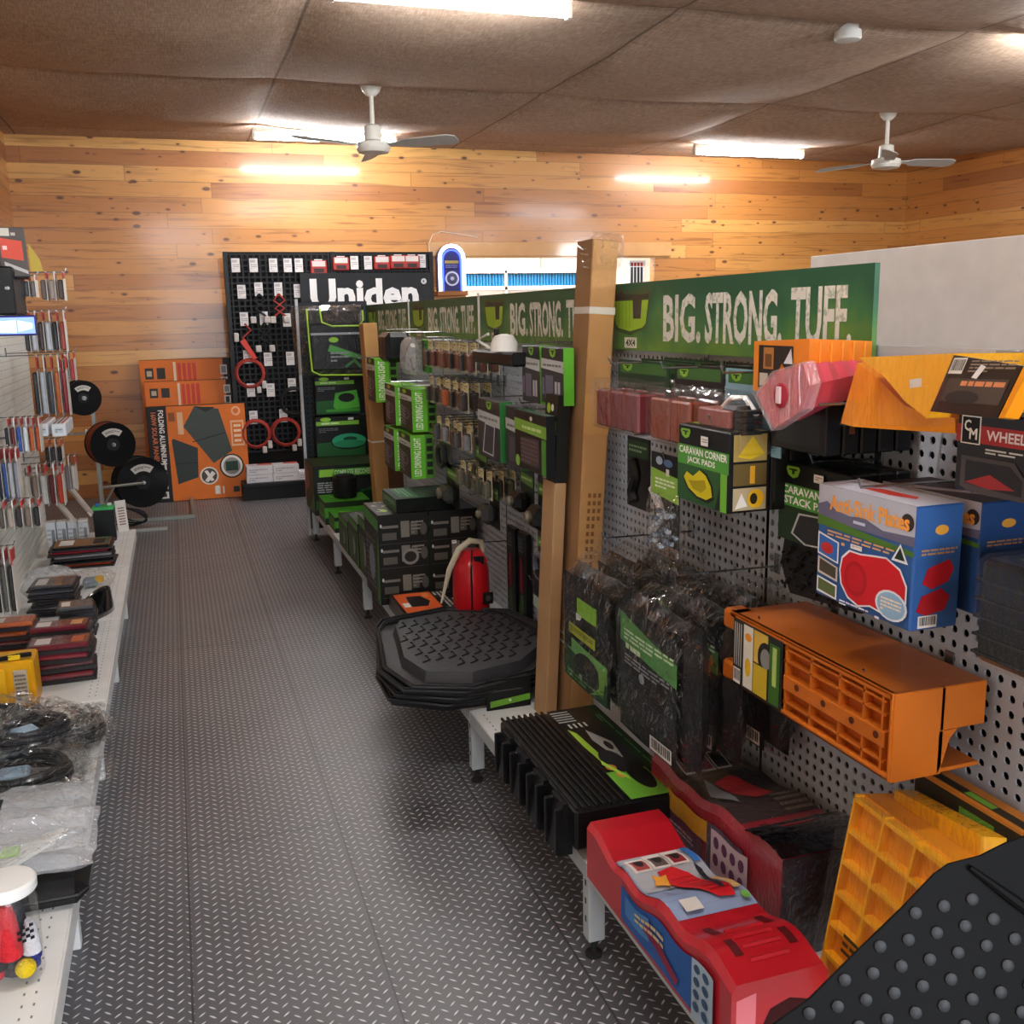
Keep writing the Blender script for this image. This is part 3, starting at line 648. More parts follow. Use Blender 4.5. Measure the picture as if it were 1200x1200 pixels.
asy = [('c', .55, .8, .14, .04, 'e0a23e'), ('dash', .15, .6, .9, .66, 2, 'b98a5c'), ('p', [(.2, .38), (.3, .5), (.75, .56), (.85, .48), (.75, .38), (.4, .33)], 'b41e28'), ('p', [(.1, .16), (.2, .28), (.6, .33), (.8, .26), (.7, .15), (.3, .12)], 'a81a24'), ('bar', .15, .02, .55, .12, 'e0dccc')]
ast = [('p', [(.0, .0), (1, .0), (1, .98), (0, .98)], 'c9cfdd'), ('p', [(.25, .35), (.4, .6), (.75, .62), (.8, .45), (.6, .3)], 'd8483f')]
carton('plate_carton', 'large blue carton of anti-sink plates with a big red plate pictured on it', 'carton', 1.10, 1.195, 1.275, 1.53, 1.08, 1.288, col='34609f', aX=asx, aY=asy, aT=ast, sticker=('X', .4, .52, .12, .04), group='blue plate cartons')
carton('plate_carton', 'darker blue carton hanging behind the large blue anti-sink carton', 'carton', 1.215, 1.32, 1.26, 1.5, 1.10, 1.288, col='27497f', aX=asx[:6], aY=asy[:2], aT=[('r', 0, 0, 1, 1, '3a2a2c'), ('p', [(.1, .0), (.35, .0), (1, .8), (1, 1)], 'c9cfdd')], group='blue plate cartons')
hook(1.40, 1.297, .26, 'wire hook carrying the blue anti-sink plate cartons')
# dark pack at right edge under the blue box
t = thing('mat_pack', 'black shrink-wrapped pack with lime print hanging at the right edge of the photo', 'pack', (1.22, 1.06, 1.07))
m = MB(); m.box(-.1, .1, -.13, .1, .0, .16, M('101214', .3, coat=.3), .01)
for i in range(5): m.box(-.102, .1, -.132, .102, .012+i*.028, .016+i*.028, M('26282b', .35))
m.art(((-.1, -.13, .16), (.2, 0, 0), (0, .23, 0)), [('p', [(.1, .3), (.9, .2), (.92, .5), (.15, .6)], '232a1e'), ('r', .2, .65, .9, .85, '6f8f4a'), ('dash', .1, .4, .6, .55, 2, 'a8b0a0')]); m.build('packed_mats', t)
m = MB(); m.box(-.106, .106, -.136, .106, -.004, .166, FILMT, .012); m.build('shrink_wrap', t)
hook(1.06, 1.25, .22, 'wire hook carrying the black shrink-wrapped pack')
# ---------------- wheel chocks carton
wcy = [('r', 0, .62, 1, .84, 'a83234'), ('r', .04, .6, .2, .95, 'e8e8e4'), ('r', .05, .615, .19, .935, '17171a'), ('t', 'C', .065, .76, .12, .9, 'f0f0ec'), ('t', 'M', .11, .66, .175, .8, 'f0f0ec'), ('t', 'WHEEL CHOCKS', .25, .67, .95, .8, 'e8d8d4'), ('dash', .25, .5, .95, .58, 2, 'c8c8c4'),
       ('p', [(.06, .06), (.06, .45), (.48, .45), (.55, .3), (.8, .25), (.8, .0), (.16, .0)], '4a4648'), ('p', [(.1, .1), (.1, .4), (.45, .4), (.55, .25), (.55, .06)], '2a2a2e'), ('p', [(.1, .12), (.3, .26), (.5, .12), (.3, .08)], '9a3034'), ('r', .7, .35, .85, .48, 'd8d8d6')]
carton('chock_carton', 'black and red carton reading wheel chocks at the upper right edge', 'carton', 1.12, 1.33, .98, 1.222, 1.325, 1.445, col='1d1a1e', aX=wcy, aT=[('r', 0, 0, 1, 1, '3a3638'), ('p', [(.0, .1), (.3, .6), (1, .9), (1, .1)], 'cfcac6'), ('p', [(.2, .1), (.5, .4), (1, .5), (1, .1)], '3a3234'), ('c', .7, .6, .15, .1, 'b8483f')], r=.3, coat=.3)
carton('chock_carton', 'grey topped carton behind the wheel chocks carton at the right edge', 'carton', 1.22, 1.34, 1.0, 1.26, 1.45, 1.53, col='262428', aX=[('r', .0, .45, 1, 1, '8f8f94'), ('c', .75, .6, .06, .12, 'c86a7a')], r=.3)
hook(1.1, 1.44, .22, 'wire hook under the wheel chocks carton')
# ---------------- orange step ramp (large, hollow grid face)
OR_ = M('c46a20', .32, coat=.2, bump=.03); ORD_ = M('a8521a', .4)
t = thing('step_ramp', 'long orange plastic step ramp with open grid face hung on the grey wall', 'ramp', (1.13, 1.61, .78))
# frame: local x toward the wall, y far, face x=0
m = MB(); H, a, b, D = .165, -.27, .27, .2
m.box(0, D, a, b, H-.008, H, OR_, .003)
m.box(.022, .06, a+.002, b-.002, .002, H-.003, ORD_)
m.box(0, D, a, b, 0, .008, OR_, .003)
m.box(0, .045, a, a+.008, 0, H, OR_, .002); m.box(0, .012, a, b, H-.014, H, OR_, .003); m.box(0, .012, a, b, 0, .012, OR_, .003)
m.build('ramp_shell', t)
m = MB(); m.box(.002, D*.55, a-.004, a+.004, .0, H, OR_, .002); m.box(D*.5, D, a-.004, a+.004, H*.5, H, OR_, .002)
m.slab([(D*.5, a-.004, H*.5), (D*.5, a-.004, .0), (D*.55, a-.004, .02), (D*.62, a-.004, H*.4), (D*.7, a-.004, H*.5)], (0, .008, 0), OR_); m.build('end_wall', t)
for z in (0, H-.045): m = MB(); m.box(0, .05, b-.03, b+.03, z, z+.045, OR_, .006); m.build('end_flange', t)
m = MB()
for y in (-.19, -.12, -.03, .055): m.box(.003, .047, y-.0025, y+.0025, .008, H-.01, OR_)
for z in (.03, .118, .143): m.box(.003, .047, a+.02, .06, z-.002, z+.002, OR_)
m.box(.001, .047, a+.02, .06, .056, .088, OR_, .002); m.box(.002, .047, a+.025, a+.03, .008, H-.01, OR_)
m.build('grid_rib', t)
for y in (-.23, -.162, -.076, .011):
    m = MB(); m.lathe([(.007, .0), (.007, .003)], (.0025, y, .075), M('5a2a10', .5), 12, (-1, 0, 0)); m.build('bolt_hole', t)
m = MB(); m.art(((-.001, .25, .006), (0, -.19, 0), (0, 0, .15)), [('r', 0, 0, 1, 1, '2a2c2a'), ('r', .22, .03, .42, .97, 'd8d6c8'), ('c', .32, .8, .07, .06, 'e0922a'), ('c', .32, .35, .06, .14, 'dcb02a'), ('r', .44, .5, .72, .97, 'cfae4a'), ('c', .68, .62, .16, .24, '2a2a2a'), ('c', .68, .62, .1, .15, '8a8a88'), ('r', .44, .03, .72, .48, 'cbb02e'), ('r', .76, .03, .96, .9, '3f6a2a'), ('r', .82, .3, .9, .86, 'a8c46a')]
    + [('r', .04+.045*i, .3, .055+.045*i, .95, 'c8c8c0') for i in range(4)] + [('bar', .03, .03, .18, .26, 'ffffff')]); m.build('printed_label', t)
hook(1.45, .93, .19, 'wire hook under the orange step ramp, near one'); hook(1.8, .93, .19, 'wire hook under the orange step ramp, far one')
# ---------------- upper orange mini carton with picture
t = thing('chock_pack', 'orange chock pack with picture card on the top hooks, left of the pink ramp', 'chock pack', (1.13, 1.62, 1.437))
m = MB()
m.loft([(0, .19, 0), (0, 0, 0), (0, 0, .108), (0, .19, .10)], [(.14, .19, 0), (.14, 0, 0), (.14, 0, .10), (.14, .19, .092)], M('e0861e', .35, coat=.2))
for k in range(5): m.box(.02+k*.025, .023+k*.025, -.004, 0, .0, .1, M('f0a03a', .35))
m.build('plastic_body', t)
m = MB(); m.art(((-.001, .17, .008), (0, -.12, 0), (0, 0, .085)), [('r', 0, 0, 1, 1, '2a2420'), ('r', .15, .45, .45, .95, 'b0763a'), ('r', .2, .5, .4, .8, '6a4a2a'), ('p', [(.5, .2), (.7, .6), (.9, .3)], 'd8742a'), ('p', [(.75, .6), (.95, .95), (1, .6)], 'd8dce4'), ('r', .05, .05, .3, .35, 'c0b8a8')]); m.build('picture_card', t)
hook(1.71, 1.43, .24, 'wire hook under the small orange chock pack')
# ---------------- pink/red hung ramps in film
PINK = M('d84e62', .35, coat=.3)
def redramp(label, pA, pB, xa, xb):
    A = [on(x, y, X=xa) for x, y in pA]; B = [on(x, y, X=xb) for x, y in pB]; c = A[0]
    t = thing('wheel_ramp', label, 'ramp', c, group=None); m = MB(); K = 7; rings = []
    for i in range(K+1):
        f = i/K; sc = 1 + (.05 if i % 2 else 0); R = [a.lerp(b, f) for a, b in zip(A, B)]; q = sum(R, V())/len(R)
        rings.append([q+(r-q)*sc-c for r in R])
    for i in range(K): m.loft(rings[i], rings[i+1], PINK, caps=(i in (0, K-1)))
    m.build('ramp_body', t, smooth=25)
    return t, A, c
t, A, c = redramp('pink-red plastic wheel ramp in film, end disc facing the aisle, on top of the hooks', [(887, 462), (908, 437), (941, 427), (948, 452), (940, 480), (907, 502), (897, 482)], [(962, 456), (974, 430), (1000, 423), (1010, 438), (1004, 466), (978, 476), (964, 470)], 1.02, 1.2)
q = sum(A, V())/len(A)-c
m = MB(); m.lathe([(.022, 0), (.022, .004), (.018, .006)], q+V((-.001, .0, .0)), M('a02838', .4), 20, (-1, 0, 0)); m.build('end_disc', t)
m = MB(); m.box(q.x-.011, q.x-.007, q.y-.006, q.y+.008, q.z-.014, q.z+.016, M('e0c8cc', .4), .001); m.build('price_tag', t)
m = MB(); R = [(a-c)*1.0 for a in A]; R = [q+(r-q)*1.08+V((-.004, 0, 0)) for r in R]; m.loft(R, [r+V((.02, -.005, .002)) for r in R], TINTP); m.build('clear_wrap', t)
t, A, c = redramp('second pink-red wheel ramp, right behind the one with the end disc', [(958, 432), (975, 424), (1002, 424), (1006, 450), (990, 468), (970, 460)], [(985, 432), (1000, 424), (1020, 424), (1024, 445), (1010, 462), (992, 455)], 1.2, 1.33)
hook(1.5, 1.43, .28, 'wire hook under the pink-red wheel ramps'); hook(1.3, 1.40, .2, 'wire hook under the yellow chock')
# ---------------- yellow wedge chock in clear bag
YEL = M('f6b014', .3, coat=.25); YEL2 = M('ec9612', .38)  # YEL2: same yellow darkened to paint the shade in the chock's hollow
t = thing('wheel_chock', 'big yellow plastic wheel chock in a clear bag lying on the top hooks', 'wheel chock', (1.1, 1.3, 1.4)); c = V((1.1, 1.3, 1.4))
P = lambda l, X: [on(x, y, X=X)-c for x, y in l]
m = MB(); m.slab(P([(1006, 419), (1120, 414), (1086, 490), (1060, 470), (1035, 440)], 1.08), (.16, .0, -.004), YEL); m.slab(P([(1086, 486), (1118, 490), (1120, 508), (1040, 503), (1000, 500), (985, 496), (1005, 425), (1030, 445), (1060, 475)], 1.12), (.15, 0, 0), YEL2); m.build('chock_body', t)
m = MB(); m.art(lambda x, y, h: V(P([(1066+x*14, 455-y*10-x*2)], 1.08-h)[0]), [('p', [(0, 0), (1, 0), (1, 1), (0, 1)], 'd8d8d4')]); m.build('price_sticker', t)
m = MB(); pts = P([(983, 499), (1006, 421), (1122, 412), (1090, 500)], 1.07); m.slab(pts, (.17, 0, 0), FILMT); m.build('clear_bag', t)
m = MB(); oo = P([(1090, 482)], 1.08)[0]; uu = P([(1168, 490)], 1.03)[0]-oo; vv = P([(1118, 416)], 1.08)[0]-oo
nn = uu.cross(vv).normalized()
m.slab([oo, oo+uu, oo+uu*1.02+vv*.82, oo+vv], -nn*.012, M('1e1a18', .3, coat=.3))
m.art((oo, uu, vv), [('bar', .03, .68, .24, .95, 'ffffff'), ('dash', .32, .7, .95, .92, 4, '8a7a6a'), ('r', .08, .2, .95, .6, '4a4038'), ('c', .4, .28, .25, .12, '2a2624'), ('dash', .3, .44, .92, .6, 1, 'd88a5a'), ('p', [(.42, .62), (.5, .6), (.56, .8), (.48, .84)], 'e4e4e2')])
m.build('picture_card', t)
m = MB(); m.slab([oo+uu*1.02, oo+uu*1.09+vv*.02, oo+uu*1.12+vv*.84, oo+uu*1.03+vv*.82], -nn*.02, YEL2); m.build('chock_edge', t)

# ---------------- clear clamshell packs under the near sign
def clamshell(name, label, y0, y1, z0, z1, x0, card, items, group=None, hk=True):
    t = thing(name, label, 'hanging pack', (x0, (y0+y1)/2, z0), group=group); b = (y1-y0)/2; h = z1-z0
    m = MB(); m.box(.0, .003, -b, b, 0, h, M(card, .4)); m.art(((0, b, 0), (0, -2*b, 0), (0, 0, h)), [('r', .05, .82, .95, .97, '3f6a34')]+logo(.1, .84, .2, .11)); m.build('backing_card', t)
    m = MB(); m.box(-.085, 0, -b*.96, b*.96, h*.05, h*.75, CLEAR, .008); m.build('clear_blister', t)
    for f in items: f(t, b, h)
    return t
def slabs(col, n, zt):
    def f(t, b, h):
        for i in range(n):
            m = MB(); ww = 2*b*.9/n; y = -b*.9+i*ww; m.box(-.075, -.02, y+.004, y+ww-.004, h*.08, h*zt, M(col, .25, coat=.5), .005); m.build('reflector', t)
    return f
for i, (pl, pr, cc, n) in enumerate(((693, 752, '7a3038', 3), (757, 812, '8a3c22', 2))):
    A = on(pl+4, 412, X=1.09); B = on(pr+2, 505, X=1.09)
    for j in range(3):
        lb = ('clear pack of dark red trailer reflectors under the emblem of the near sign' if i == 0 else 'clear pack of rust-red trailer reflectors, second hook from the tall carton') if j == 0 else '%s clear pack behind the front %s reflector pack' % (ORD[j-1], ('dark red', 'rust-red')[i])
        clamshell('reflector_pack', lb, B.y, A.y, 1.285, 1.475, 1.16+j*.07, '23402c' if i == 0 else '2a2424', [slabs(cc, n, .6)], group='packs of reflectors')
    hook((A.y+B.y)/2, 1.468, .28, 'wire hook carrying the %s reflector packs' % ('dark red', 'rust-red')[i])
def camera_bits(t, b, h):
    m = MB(); m.box(-.07, -.02, -b*.5, b*.1, h*.25, h*.6, BLACK, .008)
    for k in range(4): m.box(-.075, -.03, -b*.8, -b*.55, h*(.28+.08*k), h*(.32+.08*k), BLACK)
    m.build('tow_light', t)
    m = MB(); m.box(-.07, -.02, b*.2, b*.8, h*.2, h*.45, M('c8ced2', .3), .006); m.build('bracket_plate', t)
    m = MB(); m.tube([(-.03, -b*.6, h*.5), (-.03, -b*.2, h*.68), (-.03, b*.3, h*.66), (-.03, b*.7, h*.5)], .006, M('e4e8ea', .4), 8); m.build('cable', t)
for j in range(2):
    clamshell('tow_light_pack', 'clear pack with black tow light on blue card right of the reflector packs' if j == 0 else 'clear tow light pack behind the front one', 1.75, 1.97, 1.30, 1.475, 1.16+j*.09, '7fa6b8', [camera_bits], group='tow light packs')
hook(1.86, 1.468, .26, 'wire hook carrying the tow light packs')
# wine coloured small cartons seen below tow light pack
for i in range(3):
    carton('parts_box', '%s small maroon box resting on the jack pad cartons' % ORD[i], 'box', 1.08+i*.06, 1.13+i*.06, 1.82, 1.95, 1.357, 1.395, col='9a5a52' if i % 2 == 0 else '7a2a30', group='maroon boxes')
# second row
t = thing('strap_pack', 'dark hanging pack with green header below the dark red reflectors', 'hanging pack', (1.2, 2.5, 1.06))
m = MB(); m.box(0, .006, -.07, .07, 0, .2, M('191b1e', .4), .002); m.art(((0, .07, 0), (0, -.14, 0), (0, 0, .2)), [('r', .05, .72, .95, .95, '274a2c'), ('dash', .1, .78, .9, .9, 2, '8fae84')]); m.build('backing_card', t)
m = MB(); m.tube([(-.03, -.04+.012*math.sin(k), .03+.016*k) for k in range(8)], .016, BLACK, 8); m.build('folded_strap', t)
hook(2.5, 1.265, .16, 'wire hook carrying the dark strap pack')
t = thing('pump_pack', 'dark hanging pack with a white curved hose beside the green header bag', 'hanging pack', (1.2, 2.33, 1.02))
m = MB(); m.box(0, .006, -.07, .07, -.03, .18, M('1d1f22', .4), .002); m.build('backing_card', t)
m = MB(); m.tube([(-.02, .05-.06*math.sin(k*.5), .0+.02*k) for k in range(7)], .011, M('c4c8ca', .35), 8); m.build('curved_hose', t)
hook(2.33, 1.21, .16, 'wire hook carrying the white hose pack')
t = thing('hardware_bag', 'clear bag of metal fittings with lime header card hanging above the bare perforated wall', 'hanging bag', (1.13, 2.2, 1.02))
m = MB(); m.box(0, .003, -.075, .075, .13, .235, M('16181c', .4)); m.art(((0, .075, .13), (0, -.15, 0), (0, 0, .105)), [('p', [(0, .0), (1, -.1), (1, .5), (0, .62)], '8cbf4a'), ('dash', .15, .15, .85, .42, 3, 'e4f0d8'), ('c', .3, .82, .12, .1, 'a8c0d8'), ('c', .62, .8, .16, .09, '5a7aa8'), ('r', .55, .5, .66, .66, 'e4e4e2')]); m.build('header_card', t)
m = MB(); m.pillow((0, .08, -.02), (0, -.16, 0), (0, 0, .16), .05, FILM, 12, .01, 4); m.build('clear_bag', t)
m = MB(); rnd = random.Random(5)
for k in range(26): q = V((rnd.uniform(-.015, .015), rnd.uniform(-.055, .055), rnd.uniform(.0, .09))); m.box(q.x-.006, q.x+.006, q.y-.01, q.y+.01, q.z-.006, q.z+.006, M(rnd.choice(('b8c4d0', '8a98a8', 'd0d8e0')), .25, metal=.6), .003)
o = m.build('metal_fittings', t); o['kind'] = 'stuff'
hook(2.2, 1.24, .22, 'wire hook carrying the bag of metal fittings')

# ---------------- two black seat cover bags
def coverbag(label, c, w, h, rz, tilt, print_, seed, behind=3):
    t = thing('cover_bag', label, 'bag', c, rz, ry=tilt)
    m = MB(); m.pillow((0, w/2, 0), (0, -w, 0), (0, 0, h*.84), .085, M('101112', .35, bump=.3, bs=22), 14, .008, seed, 6); m.build('folded_cover', t)
    m = MB(); fr = lambda x, y, hh: V((-.052-hh-.004*math.sin(x*3.1), w*.44-w*.88*x, h*.03+h*.76*y)); fr = Fr(fr, 0)
    m.art(fr, print_, k0=4, st=.0005); m.build('printed_panel', t)
    m = MB(); m.pillow((-.003, w/2+.012, -.01), (0, -w-.024, 0), (0, 0, h), .135, FILM, 26, .012, seed+1, 5, .55); m.build('clear_bag', t)
    m = MB(); m.tube([(0, -.03, h*.99), (0, -.02, h+.035), (0, .02, h+.035), (0, .03, h*.99)], .007, FILM, 6); m.build('hang_loop', t)
    return t
g1 = [('r', 0, 0, 1, 1, '141617'), ('r', .32, .66, .74, .82, '8cc63a'), ('p', [(.3, .6), (.4, .62), (.44, .67), (.3, .67)], 'c8d8d0'), ('r', .12, .44, .72, .54, 'a8b42a'), ('dash', .16, .455, .68, .52, 3, '5a6a1a'), ('r', 0, .0, .96, .38, '27492e'), ('p', [(0, .3), (.96, .2), (.96, .36), (0, .42)], '6fb05f'), ('r', .02, .3, .2, .42, '0d0e0f'), ('c', .55, .17, .3, .17, '2a302c'), ('p', [(.8, .3), (.95, .3), (.9, .1), (.6, 0), (.7, .05), (.82, .14)], '7aa84a'), ('dash', .1, .02, .9, .1, 2, '4f8a4a')]
g2 = [('r', 0, 0, 1, 1, '17191b'), ('p', [(0, .72), (1, .62), (1, .8), (0, .96)], '4d8f45'), ('dash', .08, .74, .95, .84, 3, 'c8e0b8'), ('dash', .12, .66, .95, .74, 1, 'c8e0b8'), ('dash', .1, .55, .9, .64, 3, '8a9094'), ('dash', .1, .2, .95, .5, 9, '34383c'), ('bar', .6, .02, .95, .13, 'ffffff'), ('c', .45, .52, .05, .04, '9aa0a4')]
T1 = [coverbag('clear bag of black seat covers with bright lime emblem, hanging right of the tall carton', (1.08, 2.46, .55), .37, .41, .0, .0, g1, 3)]
T2 = [coverbag('clear bag of black seat covers with green band, left of the orange step ramp', (1.06, 2.04, .565), .34, .41, .0, .0, g2, 8)]
for j in range(2):
    for T, nm, z in ((T1, 'lime emblem', 0), (T2, 'barcode', 0)):
        o = T[0]; dup(o, '%s clear cover bag behind the front %s bag' % (ORD[j], nm), (o.location.x+.115*(j+1), o.location.y-.02*j+.02, o.location.z+.01))
hook(2.46, .99, .27, 'wire hook carrying the lime emblem cover bags'); hook(2.03, .99, .27, 'wire hook carrying the barcode cover bags')

# ================================================================== BASE SHELF, NEAR END
def wave(v):   # v 0 far .. 1 near: height of a levelling ramp
    return (.125 if v < .08 else .125-.035*min(1, (v-.08)/.16) if v < .24 else .09+.06*((v-.24)/.56)**.9 if v < .8 else .15) + .009*math.sin(max(0, v-.2)*21)
def leveller(label, x0, x1, y0, y1, z0, hs, col, top, side, group, flat=0):
    t = thing('levelling_ramp', label, 'ramp', ((x0+x1)/2, (y0+y1)/2, z0)); a, b = (x1-x0)/2, (y1-y0)/2; N_ = 36
    Z = lambda v: hs*(wave(v)*(1-flat)+.125*flat)
    m = MB(); B_ = M(col, .28, coat=.9)
    e = .010
    prof = [(-a, 0), (-a, .9), (-a+e, 1), (a-e, 1), (a, .9), (a, 0)]
    for k in range(len(prof)-1):
        (xa, fa), (xb, fb) = prof[k], prof[k+1]
        m.grid(lambda u, v, xa=xa, xb=xb, fa=fa, fb=fb: V((xa+(xb-xa)*u, b-2*b*v, Z(v)*(fa+(fb-fa)*u) if (fa+(fb-fa)*u) > 0 else 0)), 1, N_, B_, True)
    for v, s in ((0, b), (1, -b)):
        q = [(xx_, s, Z(v)*f) for xx_, f in prof]; m.add(q, [(0, 1, 2, 3, 4, 5) if s < 0 else (5, 4, 3, 2, 1, 0)], B_)
    m.build('ramp_body', t, smooth=30)
    ft = lambda x, y, h: V((-a+e+(2*a-2*e)*x, b-2*b*(1-y), Z(1-y)+h+.0008))
    fs = lambda x, y, h: V((-a-h-.0008, b-2*b*x, Z(x)*.88*y))
    ft = Fr(ft, 1); fs = Fr(fs, 0)
    for nm, fr, it in (('top_label', ft, top), ('side_label', fs, side)):
        m = MB()
        m.art(fr, it, st=.0003); m.build(nm, t)
    m = MB()
    for k in range(4):
        y = .06+.045*k
        m.tube([ft(.28+.05*j, y, .0) for j in range(10)], .0055, B_, 6)
    m.build('tread_rib', t)
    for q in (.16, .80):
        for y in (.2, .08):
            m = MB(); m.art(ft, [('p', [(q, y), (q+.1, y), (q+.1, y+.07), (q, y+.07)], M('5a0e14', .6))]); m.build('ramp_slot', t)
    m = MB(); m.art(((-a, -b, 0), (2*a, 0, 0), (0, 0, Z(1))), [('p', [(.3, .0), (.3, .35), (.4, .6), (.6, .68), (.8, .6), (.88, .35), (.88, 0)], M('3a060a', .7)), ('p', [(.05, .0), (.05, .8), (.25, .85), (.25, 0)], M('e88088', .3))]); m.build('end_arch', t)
    return t, a, b, Z
def strip(y0, y1, c, n=10, xa=0., xb=1.):   # band across a waved top
    return [('p', [(xa, y0+(y1-y0)*i/n), (xb, y0+(y1-y0)*i/n), (xb, y0+(y1-y0)*(i+1)/n), (xa, y0+(y1-y0)*(i+1)/n)], c) for i in range(n)]
def sidestrip(x0, x1, z0, z1, c, n=8): return [('p', [(x0+(x1-x0)*i/n, z0), (x0+(x1-x0)*(i+1)/n, z0), (x0+(x1-x0)*(i+1)/n, z1), (x0+(x1-x0)*i/n, z1)], c) for i in range(n)]
lab = strip(.33, .78, '8fa4c8') + strip(.55, .78, 'b4b8c0', 6, .02, .98)
for k in range(3): lab += [('p', [(.08+.25*k, .67), (.32+.25*k, .67), (.32+.25*k, .775), (.08+.25*k, .775)], 'e8e4e0'), ('p', [(.12+.25*k, .68), (.3+.25*k, .68), (.3+.25*k, .765), (.12+.25*k, .765)], ('b04a4a', '6a5a58', '9a3238')[k]), ('c', .21+.25*k, .73, .06, .03, '2a2a2c')]
lab += [('p', [(.33, .65), (.55, .665), (.7, .62), (.86, .44), (.8, .37), (.6, .38), (.4, .5)], 'd2242c')] + [('p', [(.42+.03*k, .60-.035*k), (.72+.02*k, .60-.035*k), (.72+.02*k, .592-.035*k), (.42+.03*k, .592-.035*k)], 'a01820') for k in range(6)]
lab += [('p', [(.3+.14*math.cos(q*.7)*(1 if q % 2 else .55), .595+.05*math.sin(q*.7)*(1 if q % 2 else .55)) for q in range(9)], 'e8a23a'), ('p', [(.84, .40), (.93, .40), (.93, .55), (.84, .55)], 'd8b070'), ('p', [(.7, .42), (.76, .42), (.88, .62), (.84, .66)], '2a2c38'), ('p', [(.86, .66), (.95, .66), (.95, .77), (.86, .77)], '3a7ac8'), ('p', [(.12, .34), (.34, .34), (.34, .395), (.12, .395)], 'd8d8d4'), ('c', .9, .36, .05, .018, '6aa84a'), ('p', [(.13, .47), (.2, .5), (.24, .47)], '1e5a3a')]
side = sidestrip(.3, .8, .1, .88, '2f62ac') + sidestrip(.34, .52, .35, .8, '4a82c4') + [('p', [(.48, .5), (.7, .2), (.72, .35), (.5, .65)], '8a2a4a'), ('dash', .42, .5, .62, .74, 2, 'd8c49a'), ('p', [(.8, .05), (.92, .05), (.92, .9), (.8, .9)], 'a8c0d4')] + [('c', .83+.05*(k % 2), .78-.17*(k//2), .018, .06, '3a5a7a') for k in range(8)]
leveller('bright red caravan levelling ramp with blue picture label, nearest on the lower shelf', .845, 1.045, 1.37, 2.03, ZS, 1.12, 'bc1c2a', lab, side, None)
lab2 = strip(.3, .9, '3c2c2c') + strip(.5, .8, '5c4a30', 6, .1, .9)
for k in range(3): lab2 += [('p', [(.1+.22*k, .78), (.3+.22*k, .78), (.3+.22*k, .9), (.1+.22*k, .9)], 'c8c4c0'), ('p', [(.115+.22*k, .79), (.285+.22*k, .79), (.285+.22*k, .89), (.115+.22*k, .89)], ('4a4246', '8a2a30', '141416')[k])]
lab2 += [('p', [(.28, .66), (.55, .7), (.72, .62), (.7, .46), (.45, .44), (.35, .52)], 'c2222a'), ('p', [(.55, .74), (.85, .76), (.95, .5), (.75, .52)], '2a2426'), ('dash', .6, .3, .95, .45, 4, '7a6a5a'), ('p', [(.05, .55), (.2, .7), (.3, .55), (.2, .42)], '8a8a8c')]
side2 = sidestrip(.12, .45, .1, .85, '6a3f58') + sidestrip(.16, .5, .6, .9, 'c8962a') + sidestrip(.5, .76, .2, .9, '4e4452') + [('dash', .2, .3, .4, .5, 3, 'c8b0c0'), ('p', [(.54, .25), (.8, .25), (.8, .85), (.54, .85)], 'b8a8b0')] + [('c', .58+.06*(k % 4), .7-.22*(k//4), .02, .08, '5a3a58') for k in range(8)] + [('bar', .83, .1, .9, .4, 'ffffff')]
t, a, b, Z = leveller('dark red levelling ramp wrapped in black film beside the wall, with picture label', 1.10, 1.325, 1.60, 2.2, ZS, 1.65, '981c2c', lab2, side2, None, .6)
m = MB(); m.grid(lambda u, v: V((-a-.008+(2*a+.016)*u, -b-.006+.3*v*b*1.6-.0, Z(1-(.03+.3*v*.8))+.012+.004*noise.noise(V((u*14, v*9, 0))))), 14, 18, M('0d0d10', .18, coat=.8, bump=.8, bs=40)); m.grid(lambda u, v: V((-a-.006+(2*a+.012)*u, -b-.006-.006*noise.noise(V((u*14, v*9, 0))), (Z(1)+.012)*v)), 10, 10, M('241c28', .15, coat=.8, bump=.8, bs=50))
m.build('black_film', t)
m = MB(); m.box(-a-.008, a+.008, -b-.014, b+.006, .0, Z(1)+.012, FILMT, .01); m.build('shrink_wrap', t)
# ---------------- black plastic step box
t = thing('step_box', 'black ribbed plastic folding step with lime picture card on the lower shelf', 'step box', (.995, 2.39, ZS))
PB = M('141517', .28, coat=.25); a, b = .155, .30
m = MB(); m.box(-a, a, -b, b, .03, .14, PB, .008); m.build('box_body', t)
m = MB()
for k in range(8): m.box(-a+.002+k*.018, -a+.010+k*.018, -b, b, .139, .148, PB, .002)
m.build('lid_ribs', t)
for k in range(4):
    y = -b+.09+k*.14
    m = MB(); m.loft([(-a-.03, y-.045, .0), (-a-.03, y+.045, .0), (-a+.01, y+.045, .0), (-a+.01, y-.045, .0)], [(-a-.012, y-.04, .135), (-a-.012, y+.04, .135), (-a+.01, y+.04, .135), (-a+.01, y-.04, .135)], PB)
    for s in (-1, 1): m.box(-a-.034, -a-.006, y+s*.036-.006, y+s*.036+.006, .0, .125, PB, .003)
    m.build('step_foot', t)
m = MB(); m.box(-a+.15, a, -b+.004, b, .14, .1435, M('0f1112', .3, coat=.4), .001)
